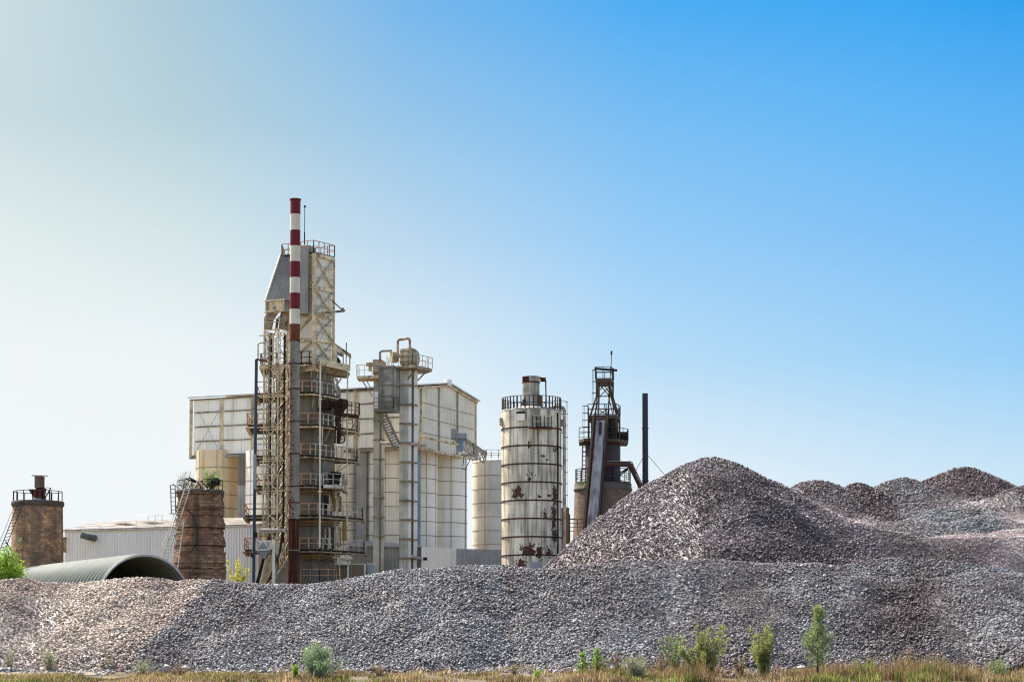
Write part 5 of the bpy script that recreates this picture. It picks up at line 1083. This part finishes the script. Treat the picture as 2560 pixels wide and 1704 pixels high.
mb = MB(); mb.bar(P(1415, 1003, D), P(1415, 1268, D), .03); mb.bar(P(1418, 1003, D), P(1418, 1268, D), .03); mb.bar(P(1402, 1002, D), P(1418, 1003, D), .035)
for k in range(10): mb.bar(P(1413.5, 1005 + 29 * k, D - .2), P(1420, 1005 + 29 * k, D - .2), .05)
mb.build('caged_ladder', m_raildark, rs_)
D = 199.5; o = thing('filter_box', 'orange ribbed cabinet wedged behind the foot of the rust spotted silo', 'cabinet', (X(1413, D), D, YARD))
mb = MB(); mb.ribs((X(1402, D), D), (X(1423, D), D), Z(1358, D), Z(1268, D), .16, .05); mb.box(((X(1402, D) + X(1422, D)) / 2, D + .55, (Z(1358, D) + Z(1269, D)) / 2), (M(20, D), 1, Z(1269, D) - Z(1358, D))); mb.build('case', m_orange, o)
mb = MB(); mb.box((X(1424, D), D + .3, (Z(1355, D) + Z(1284, D)) / 2), (M(3, D), .5, Z(1284, D) - Z(1355, D))); mb.bar(P(1424, 1296, D), P(1437, 1296, D + 3), .05); mb.bar(P(1424, 1327, D), P(1437, 1327, D + 3), .05); mb.build('side_frame', m_raildark, o)
mb = MB(); mb.box((X(1407, D), D + .6, (Z(1475, D) + Z(1355, D)) / 2), (M(12, D), .6, Z(1355, D) - Z(1475, D))); mb.build('leg_plate', m_greysheet, o)

# ------------------------------------------------------------------ dark steel kiln on masonry base
D = 207.0; cx = X(1507.5, D)
m_stonebase = mat('brown_stone_base', (0.42, 0.31, 0.24), (0.30, .22, .18), nscale=1.0, rough=.95, brick=(cx, D, 2.8, .35, .18, (.85, .8, .78), .7), streak=[((.12, .09, .075), .6, .8, .5, .66)], bump=.7, bscale=6)
k2 = thing('steel_kiln', 'dark rusty steel kiln on a round stone base with a headframe on top', 'kiln tower', (cx, D, YARD))
rb2 = M(71, D); mb = MB(); mb.lathe(cx, D, [(rb2 * 1.16, YARD), (rb2 * 1.06, Z(1340, D)), (rb2, Z(1226, D))], 60); mb.build('stone_base', m_stonebase, k2)
mb = MB(); mb.lathe(cx, D, [(rb2, Z(1228, D)), (rb2 * 1.04, Z(1226, D)), (rb2 * 1.04, Z(1222, D)), (rb2 * 1.01, Z(1220, D)), (rb2 * 1.01, Z(1209, D))], 60, cap_bot=True); mb.build('rim', mat('grey_rim_concrete', (.25, .23, .19), (.17, .155, .13), nscale=1.2, rough=.95, bump=.5), k2)
zr_ = Z(1209, D); mb = MB(); mb.lathe(cx, D, [(rb2 * .97, zr_), (rb2 * .97, zr_ + .12)], 48); mb.build('top_deck', m_machine, k2)
mb = MB(); n = 20; mb.rail([Vector((cx + rb2 * .97 * math.cos(2 * math.pi * k / n), D + rb2 * .97 * math.sin(2 * math.pi * k / n), zr_ + .12)) for k in range(n)], 1.25, 2, .03, 2, closed=True); mb.build('railing', m_raildark, k2)
rsf = M(44, D); mb = MB(); mb.lathe(cx, D, [(rsf * 1.12, zr_ + .1), (rsf, Z(1200, D)), (rsf, Z(1098, D))], 48); mb.build('steel_shaft', m_shaftrust, k2)
def plat(poly, py, h, step, nm, th=.22, rl=None, mid=1):
    z = Z(py, D - 2); mb = MB(); mb.prism(poly, z - th, z); o = mb.build('platform', m_brownframe, k2)
    mb = MB(); q = [Vector((p[0], p[1], z)) for p in poly]; mb.rail(q, h, step, .03, mid, closed=True); mb.build('railing', m_raildark, o); return z
d0, d1 = D - 2.4, D + 1.8
z3 = plat([(X(1448, d0 + 1), d0 + 1.0), (X(1460, d0), d0 - .2), (X(1545, d0), d0), (X(1571, d0 + 2), d0 + 2), (X(1571, d0 + 2), d1 + .5), (X(1448, d1), d1)], 1097, 1.12, .95, 'p3', .28)
z2_ = plat([(X(1470, d0 + .4), d0 + .4), (X(1541, d0), d0), (X(1551, d0 + 2), d0 + 1.8), (X(1548, d1), d1), (X(1472, d1), d1)], 1037, 1.05, .9, 'p2', .35)
z1_ = plat([(X(1489, d0 + .5), d0 + .6), (X(1527, d0 + .4), d0 + .4), (X(1535, d0 + 2), d0 + 2), (X(1532, d1), d1), (X(1492, d1), d1)], 945, 1.12, .75, 'p1', .35)
for px, dd in ((1472, d0 + .5), (1540, d0 + .2), (1549, d0 + 2), (1480, d1), (1543, d1)): mb = MB(); mb.bar(Vector((X(px, dd), dd, z3)), Vector((X(px, dd), dd, z2_)), .19); mb.build('lower_post', m_brownframe, k2)
legs = [((1476, d0 + .5), (1492, d0 + .7)), ((1542, d0 + .3), (1527, d0 + .5)), ((1548, d0 + 2.2), (1533, d0 + 2)), ((1484, d1), (1496, d1)), ((1497, d0 + 1), (1498, d0 + 1)), ((1520, d0 + .9), (1524, d0 + .9))]
for a, b_ in legs:
    mb = MB(); p0 = Vector((X(a[0], a[1]), a[1], z2_)); p1 = Vector((X(b_[0], b_[1]), b_[1], z2_ + 1.9)); p2 = Vector((X(b_[0], b_[1]), b_[1], z1_ - .3)); mb.bar(p0, p1, .13); mb.bar(p1, p2, .16); mb.build('headframe_leg', m_brownframe, k2)
mb = MB(); dd = d0 + .6
for a, b_ in (((1500, 962), (1524, 990)), ((1524, 965), (1500, 990)), ((1500, 974), (1512, 960)), ((1524, 983), (1510, 962)), ((1500, 1034), (1516, 1024)), ((1500, 1026), (1516, 1036)), ((1491, 992), (1526, 988)), ((1488, 1005), (1478, 1036)), ((1530, 1000), (1543, 1036)), ((1511, 1010), (1516, 1040)), ((1521, 990), (1532, 1036)), ((1494, 955), (1489, 1032)), ((1527, 960), (1534, 1032)), ((1534, 955), (1533, 1000))): mb.bar(P(*a, dd), P(*b_, dd), .09)
mb.build('brace', m_brownframe, k2)
mb = MB(); mb.bar(P(1486, 921, d0), P(1543, 925.5, d0), .2, .2); mb.build('hoist_beam', m_black, k2)
mb = MB(); mb.tube(P(1527.5, 938, d0 + 1), P(1528.5, 886, d0 + 1), .035); mb.tube(P(1528.5, 886, d0 + 1), P(1528.7, 877, d0 + 1), .09); mb.build('lightning_rod', m_black, k2)
# inclined skip way
wL = [(1487, 1054), (1462, 1325), (1516, 1054), (1490, 1325)]
n = 10; vs = []; nn_ = 24
for i in range(nn_ + 1):
    t_ = i / nn_; xc = 1501 - 25.5 * t_; hw = 15.5 - 0 * t_; py = 1052 + (1360 - 1052) * t_; dd = D - 3.2 - 1.8 * t_
    for j in range(n + 1):
        a = math.pi * j / n; q_ = P(xc, py, dd); vs.append((q_.x - math.cos(a) * M(hw, dd), q_.y - math.sin(a) * .45, q_.z))
mb = MB(); mb._add(vs, [(i * (n + 1) + j, (i + 1) * (n + 1) + j, (i + 1) * (n + 1) + j + 1, i * (n + 1) + j + 1) for i in range(nn_) for j in range(n)], 0, True)
mb.bar(P(1501, 1052, D - 3), P(1475, 1370, D - 4.7), M(29, D), .3); mb.build('skip_chute', m_galv, k2)
mb = MB(); mb.bar(P(1501.5, 1054, D - 3.75), P(1500, 1085, D - 3.9), .22, .1); mb.build('chute_slot', m_machine, k2)
for a, b_, wd, mt in (((1485, 1040), (1459, 1335), .22, m_brownframe), ((1489, 1030), (1466, 1335), .14, m_machine), ((1519, 1040), (1495, 1330), .20, m_brownframe), ((1522, 1025), (1499, 1315), .12, m_black)):
    mb = MB(); mb.bar(P(*a, D - 3.4), P(*b_, D - 5), wd); mb.build('skip_rail', mt, k2)
mb = MB()
for k in range(14):
    t_ = k / 13; mb.bar(P(1518 - 25 * t_, 1050 + 270 * t_, D - 3.3 - 1.7 * t_), P(1523 - 25 * t_, 1062 + 270 * t_, D - 3.3 - 1.7 * t_), .1); mb.bar(P(1488 - 25 * t_, 1050 + 270 * t_, D - 3.3 - 1.7 * t_), P(1482 - 25 * t_, 1058 + 270 * t_, D - 3.3 - 1.7 * t_), .07)
mb.build('skip_tie', m_brownframe, k2)
mb = MB(); mb.lathe(X(1529, D), D - 2, [(.45, z3), (.45, z3 + 1.6), (.3, z3 + 1.9)], 16); mb.build('bin', m_black, k2); mb = MB(); mb.box(P(1555, 1090, D), (1.0, .8, .7)); mb.bar(P(1553, 1082, D), P(1562, 1092, D), .3); mb.build('winch', m_black, k2)
mb = MB(); mb.box(((X(1478, D) + X(1521, D)) / 2, D - 1.8, z2_ - .7), (M(40, D), 1.5, 1.0)); mb.build('chute_head', m_brownframe, k2)
for px, ya, yb, hw_ in ((1484, 925, 1010, 4), (1461, 1014, 1068, 5), (1458, 1108, 1172, 3)):
    mb = MB(); mb.bar(P(px, ya, d0), P(px - 1, yb, d0), .03); mb.bar(P(px - 2 * hw_ / 3, ya, d0), P(px - 2 * hw_ / 3 - 1, yb, d0), .03)
    for k in range(4): yy = ya + (yb - ya) * k / 3; mb.bar(P(px - hw_, yy, d0), P(px + hw_ + 3, yy, d0), .07)
    mb.build('ladder_cage', m_raildark, k2)
mb = MB(); mb.ladder(P(1459, 1208, D - 2), P(1461, 1105, D - 2), (1, 0, 0), .35, .04, .4); mb.build('ladder', m_raildark, k2)
mb = MB(); mb.path([P(1510, 1158, D - 3.3), P(1572, 1160, D - 2.4), P(1578, 1166, D - 2.4), P(1590, 1190, D - 2.2), P(1601, 1213, D - 2), P(1602, 1260, D - 2)], .27, 16); du = mb.build('exhaust_duct', m_duct, k2)
mb = MB(); mb.path([P(1572, 1152, D - 2.5), P(1580, 1154, D - 2.5), P(1584, 1163, D - 2.5)], .05); mb.tube(P(1589, 1184, D - 2.7), P(1602, 1205, D - 2.4), .12); mb.build('silver_patch', m_galv, du); mb = MB(); mb.bar(P(1516, 1152, D - 3.4), P(1570, 1153, D - 2.6), .22, .04); mb.build('silver_patch', m_galv, du)
mb = MB(); mb.tube(P(1551, 1181, D - 1.5), P(1571, 1168, D - 2.3), .07); mb.tube(P(1551, 1187, D - 1.5), P(1570, 1172, D - 2.3), .07); mb.build('duct_strut', m_raildark, du)
# railing beside the base
mb = MB(); mb.rail([P(1424, 1327, D - 3), P(1462, 1328, D - 4)], 1.15, .8, .035, 2); tag(mb.build('guard_rail', m_raildark), 'dark guard rail at the left foot of the stone kiln base', 'railing')
# charcoal chimney
D = 208.0; cx = X(1613.5, D); ch = thing('factory_chimney', 'plain charcoal steel chimney with guy wires left of the stone hill', 'chimney', (cx, D, YARD))
r = M(7.3, D); mb = MB(); mb.lathe(cx, D, [(r * 1.05, YARD), (r * 1.03, Z(1201, D)), (r, Z(1070, D)), (r, Z(983, D))], 28); mb.build('shaft', m_darkstack, ch)
for py in (1070, 1201): mb = MB(); mb.lathe(cx, D, [(r * 1.2, Z(py + 1.5, D)), (r * 1.2, Z(py - 1.5, D))], 28, cap_bot=True, smooth=False); mb.build('flange', m_darkstack, ch)
for b_, dd in (((1590, 1175), -2), ((1688, 1216), -3)): mb = MB(); a = P(1613.5, 1131, D); q_ = P(*b_, D + dd); mb.bar(a, a + (q_ - a) * 1.3, .035); mb.build('guy_wire', m_raildark, ch)

# ------------------------------------------------------------------ plants
def leaf_mesh(name, pts, size, mt, parent, upbias=0.0, aspect=1.8):
    n = len(pts); d = rng.normal(size=(n, 3)); d[:, 2] += upbias; d /= np.linalg.norm(d, axis=1)[:, None]
    e = np.cross(d, rng.normal(size=(n, 3))); e /= np.linalg.norm(e, axis=1)[:, None] + 1e-9
    s = size * rng.uniform(.6, 1.4, (n, 1)); V = np.stack([pts - d * s, pts + e * s / aspect, pts + d * s, pts - e * s / aspect], 1).reshape(-1, 3)
    off = np.array(parent['_loc']) if parent is not None else np.zeros(3)
    me = bpy.data.meshes.new(name); me.from_pydata((V - off).tolist(), [], (np.arange(n * 4).reshape(-1, 4)).tolist()); me.materials.append(mt)
    o = bpy.data.objects.new(name, me); COL.objects.link(o)
    if parent is not None: o.parent = parent
    return o
def plant(name, label, cat, px, pyb, D, hpx, wpx, mt, nleaf, lsize, form='bush', group=None, stems=9, lean=0, zbase=None, seed=1):
    rr = random.Random(seed); z0 = (gz_(D) if zbase is None else zbase); h = M(hpx, D); wd = M(wpx, D)
    base = Vector((X(px, D), D, z0)); t_ = thing(name, label, cat, base, group); cl = []
    mb = MB()
    if form == 'sapling':
        mb.tube(base, base + Vector((lean, 0, h * .97)), .045 + h * .006, 7, r2=.012); 
        for k in range(64):
            f_ = .10 + .85 * k / 63; a = rr.uniform(0, 2 * math.pi); prof = math.sin(min(1, (f_ + .1) * 1.25) ** .8 * math.pi) ** .7 if f_ < .75 else (1 - f_) * 2.2
            ln = wd * .5 * max(.12, prof) * rr.uniform(.6, 1.1); p = base + Vector((lean * f_, 0, h * f_)); q = p + Vector((math.cos(a) * ln, math.sin(a) * ln, ln * .9))
            mb.tube(p, q, .014, 5, r2=.005)
            for m in range(4): cl.append((p.lerp(q, .3 + .24 * m), .07 + .03 * wd))
    else:
        for k in range(stems):
            a = rr.uniform(0, 2 * math.pi); sp = rr.uniform(.1, 1) * wd * .5; hh = h * rr.uniform(.6, 1.0) * (1 - .35 * (sp / (wd * .5)) ** 2)
            if form == 'whip': hh = h * rr.uniform(.45, 1.0)
            p = base + Vector((rr.uniform(-.1, .1) * wd, rr.uniform(-.1, .1), 0)); m1 = p + Vector((math.cos(a) * sp * .6, math.sin(a) * sp * .6, hh * .55)); q = p + Vector((math.cos(a) * sp, math.sin(a) * sp, hh))
            mb.tube(p, m1, .018, 5, r2=.012); mb.tube(m1, q, .012, 5, r2=.005)
            for m in range(7):
                f_ = .15 + .85 * m / 6 if form != 'tree' else .4 + .6 * m / 6
                c = p.lerp(m1, f_ * 2) if f_ < .5 else m1.lerp(q, (f_ - .5) * 2); cl.append((c, (.10 if form == 'whip' else .2) * (.6 + .5 * h / 3)))
    mb.build('stem', m_wood, t_)
    cs = np.array([c[0][:] for c in cl]); rs2 = np.array([c[1] for c in cl]); i = rng.integers(0, len(cs), nleaf)
    pts = cs[i] + rng.normal(size=(nleaf, 3)) * rs2[i][:, None] * .8; pts[:, 2] = np.maximum(pts[:, 2], z0 + .02)
    leaf_mesh('foliage', pts, lsize, mt, t_); return t_
VG = 'bushes and saplings at the foot of the heaps'
plant('sapling', 'tall narrow green sapling with a pointed top at lower right', 'tree', 2041, 1704, 145, 180, 92, m_leafgreen, 6500, .052, 'sapling', VG, seed=4)
plant('bush', 'rounded silver green bush at the bottom, below the grey ridge', 'bush', 795, 1704, 144, 88, 118, m_leafgrey, 7500, .06, 'bush', VG, stems=26, seed=5)
plant('bush', 'small bright green shoot against the left side of the silver green bush', 'bush', 741, 1704, 143.5, 40, 20, m_leafbright, 500, .06, 'whip', VG, stems=5, seed=6)
plant('bush', 'upright yellow green bush left of the tall narrow sapling', 'bush', 1910, 1704, 145.5, 125, 80, m_leafolive, 6000, .07, 'whip', VG, stems=26, seed=7)
plant('bush', 'wide loose yellow green bush with long whips at lower right', 'bush', 1762, 1704, 146, 124, 135, m_leafolive, 7500, .065, 'whip', VG, stems=26, seed=8)
plant('bush', 'sparse dull green shrub with thin twigs on the dark stone patch', 'bush', 1690, 1680, 148, 95, 80, m_leafgreen, 1400, .06, 'whip', VG, stems=12, seed=9)
plant('bush', 'pale grey green bush left of the wide whippy bush', 'bush', 1590, 1704, 144, 62, 78, m_leafpale, 3200, .055, 'bush', VG, stems=18, seed=10)
plant('sapling', 'small thin sapling with scattered lime leaves right of centre at the bottom', 'tree', 1455, 1704, 145, 62, 34, m_leafbright, 330, .07, 'sapling', VG, seed=11)
plant('sapling', 'thin sapling with lime leaves between another sapling and the pale bush', 'tree', 1493, 1704, 146, 68, 50, m_leafbright, 420, .065, 'sapling', VG, seed=12)
plant('bush', 'tiny light green plant alone near the bottom centre', 'bush', 1343, 1704, 143.5, 24, 22, m_leafbright, 260, .06, 'bush', VG, stems=6, seed=13)
plant('bush', 'faint pale green wispy bush on the left end of the beige ridge foot', 'bush', 28, 1690, 150, 52, 34, m_leafpale, 500, .05, 'whip', VG, stems=12, seed=14)
plant('bush', 'pale wispy green bush above the dirt track at lower left', 'bush', 125, 1690, 150, 60, 48, m_leafpale, 1100, .05, 'bush', VG, stems=22, seed=15)
plant('bush', 'low dull green clump right of the dirt track end', 'bush', 362, 1700, 147, 38, 62, m_leafpale, 900, .05, 'bush', VG, stems=14, seed=16)
plant('bush', 'low lime green shrub right of the tall narrow sapling', 'bush', 2158, 1704, 144.5, 46, 78, m_leafolive, 1300, .055, 'whip', VG, stems=20, seed=17)
plant('bush', 'dull green bush at the bottom near the right edge', 'bush', 2490, 1704, 144.5, 50, 74, m_leafgreen, 1500, .05, 'bush', VG, stems=18, seed=18)
plant('bush', 'low pinkish dry bush with brown twigs at the bottom centre left', 'bush', 275, 1690, 150, 40, 40, m_leafpale, 350, .05, 'whip', VG, stems=10, seed=19)
for k, (px, hh, ww, nl_, lab) in enumerate(((1285, 40, 50, 500, 'low brown weed clump right of the bottom centre'), (1545, 60, 44, 700, 'rusty brown weed clump left of the pale grey green bush'), (1650, 56, 60, 900, 'golden brown weeds between the pale bush and the wide whippy bush'), (1850, 60, 50, 800, 'brown dry weeds left of the upright yellow green bush'), (2260, 66, 80, 1300, 'tall brown weeds in front of the dark plum patch of stone'), (2345, 56, 60, 800, 'brown dry weeds left of the dull green bush near the right edge'), (950, 36, 60, 500, 'short dry weeds right of the silver green bush'), (450, 34, 70, 500, 'short brown weeds in front of the seam of beige and grey stone'))):
    plant('weed_clump', lab, 'weeds', px, 1704, 146 + (k % 3) * .8, hh, ww, m_leafdry, nl_, .035, 'whip', 'dry weed clumps at the foot of the heaps', stems=26, seed=60 + k)
plant('wild_shrub', 'brown withered plants across the middle of the red brick kiln rim', 'bush', 490, 1224, 200.0, 34, 60, m_leafdry, 500, .06, 'bush', stems=20, zbase=Z(1227, 200), seed=28)
# trees in the yard
plant('leafy_tree', 'bright green tree at the left edge beside the arched shed', 'tree', 8, 1455, 180, 138, 125, m_leafbright, 9000, .10, 'tree', stems=40, zbase=YARD + .2, seed=21)
plant('young_tree', 'young yellow leaved tree right of the crumbling red brick kiln', 'tree', 594, 1470, 190, 92, 62, m_leafyellow, 1500, .09, 'whip', stems=12, zbase=YARD + 1.0, seed=22)
plant('distant_tree', 'thin bare looking tree behind the charcoal chimney', 'tree', 1596, 1300, 236, 165, 46, m_leafgreen, 380, .08, 'whip', stems=16, zbase=Z(1330, 236), seed=23)
plant('wild_shrub', 'green shrub growing out of the rim of the crumbling red brick kiln', 'bush', 524, 1224, 200.3, 56, 58, m_leafgreen, 1500, .09, 'bush', stems=18, zbase=Z(1227, 200), seed=24)
plant('wild_shrub', 'dry twiggy shrub on the left rim of the crumbling red brick kiln', 'bush', 462, 1224, 200.3, 56, 50, m_leafpale, 160, .06, 'whip', stems=34, zbase=Z(1227, 200), seed=25)
plant('wild_shrub', 'small dark weed clinging to the side of the squat masonry kiln', 'bush', 51, 1362, 212 - M(62, 212) - .2, 20, 14, m_leafgreen, 160, .06, 'bush', stems=6, zbase=Z(1362, 209.4), seed=26)
plant('wild_shrub', 'little green weed on the rim of the stone kiln base', 'bush', 1461, 1216, 207 - M(60, 207), 9, 14, m_leafolive, 140, .05, 'bush', stems=5, zbase=Z(1217, 205), seed=27)

# ------------------------------------------------------------------ grass
def grass(name, label, n, cols, hfun, xr_, yr_, seed, wd=.022):
    g = np.random.default_rng(seed); x = g.uniform(*xr_, n); y = g.uniform(*yr_, n)
    dens = np.clip(.55 + 2.4 * (vnoise(x, y, seed, 2.5) + .6 * vnoise(x, y, seed + 1, .8)), 0, 1); k = g.random(n) < dens; x, y = x[k], y[k]; n = len(x)
    z = np.array([gz_(v) for v in y]) - .02; h = hfun(x, y) * np.exp(g.normal(0, .3, n)) * (1 + .9 * vnoise(x, y, seed + 2, 1.2))
    a = g.uniform(0, 2 * math.pi, n); le = g.uniform(.05, .5, n) * h
    tx, ty = np.cos(a) * le, np.sin(a) * le; wx, wy = -np.sin(a + g.normal(0, .8, n)) * wd, np.cos(a) * wd * .5 + .003
    wx = np.where(np.abs(wx) < wd * .5, wd * .7, wx)
    V = np.stack([np.stack([x - wx, y - wy, z], 1), np.stack([x + wx, y + wy, z], 1), np.stack([x + wx * .8 + tx * .35, y + wy + ty * .35, z + h * .6], 1), np.stack([x - wx * .8 + tx * .35, y - wy + ty * .35, z + h * .6], 1), np.stack([x + tx, y + ty, z + h], 1)], 1)
    i0 = np.arange(n) * 5; f = np.concatenate([np.stack([i0, i0 + 1, i0 + 2], 1), np.stack([i0, i0 + 2, i0 + 3], 1), np.stack([i0 + 3, i0 + 2, i0 + 4], 1)])
    me = bpy.data.meshes.new(name); org = np.array([0, 145, 0]); me.from_pydata((V.reshape(-1, 3) - org).tolist(), [], f.tolist())
    ci = np.clip((g.random(n) + .9 * vnoise(x, y, seed + 5, 3.5)) * len(cols), 0, len(cols) - 1).astype(int); c = np.array(cols)[ci] * g.uniform(.2, .85, (n, 1)) * (1 + 1.0 * vnoise(x, y, seed + 9, 1.5))[:, None]
    ca = me.color_attributes.new('Col', 'FLOAT_COLOR', 'POINT'); ca.data.foreach_set('color', np.repeat(np.concatenate([c, np.ones((n, 1))], 1), 5, 0).astype(np.float32).ravel())
    me.materials.append(m_grass); o = bpy.data.objects.new(name, me); COL.objects.link(o); o.location = org
    return tag(o, label, 'grass', kind='stuff')
m_grass = bpy.data.materials.new('dry_grass'); m_grass.use_nodes = True; t = m_grass.node_tree; t.nodes.clear()
at = N(t, 'ShaderNodeAttribute', attribute_name='Col'); d_ = N(t, 'ShaderNodeBsdfDiffuse'); tr_ = N(t, 'ShaderNodeBsdfTranslucent'); L(t, at.outputs['Color'], d_.inputs[0]); L(t, at.outputs['Color'], tr_.inputs[0])
mx = N(t, 'ShaderNodeMixShader'); mx.inputs[0].default_value = .5; L(t, d_.outputs[0], mx.inputs[1]); L(t, tr_.outputs[0], mx.inputs[2]); ou = N(t, 'ShaderNodeOutputMaterial'); L(t, mx.outputs[0], ou.inputs[0])
GC = [(.20, .26, .06), (.30, .32, .08), (.36, .30, .11), (.44, .34, .14), (.50, .36, .17), (.48, .31, .17), (.40, .24, .14), (.60, .45, .27)]
hf = lambda x, y: (1 + 1.1 * vnoise(x, y * 0, 77, 3) + .8 * vnoise(x, y, 78, 1)) * np.interp(x, [-40, -30, -12, 0, 8, 14, 24, 40], [.20, .22, .30, .28, .36, .44, .46, .40]) * np.interp(y, [140, 150], [1.0, .8])
grass('dry_grass', 'golden brown dry grass along the bottom edge', 80000, GC, hf, (-46, 46), (139.5, 146.2), 100)
grass('dry_grass', 'sparse tufts of dry grass at the foot of the stone ridges', 30000, GC[2:], lambda x, y: hf(x, y) * .8, (-28, 46), (146.2, 152), 120)
grass('weed_patch', 'taller brown weeds below the right half of the ridge', 16000, [(.36, .24, .12), (.42, .30, .16), (.30, .18, .10)], lambda x, y: hf(x, y) * 1.35, (2, 34), (142, 150), 140, .014)

for o in bpy.data.objects:
    if '_loc' in o: del o['_loc']
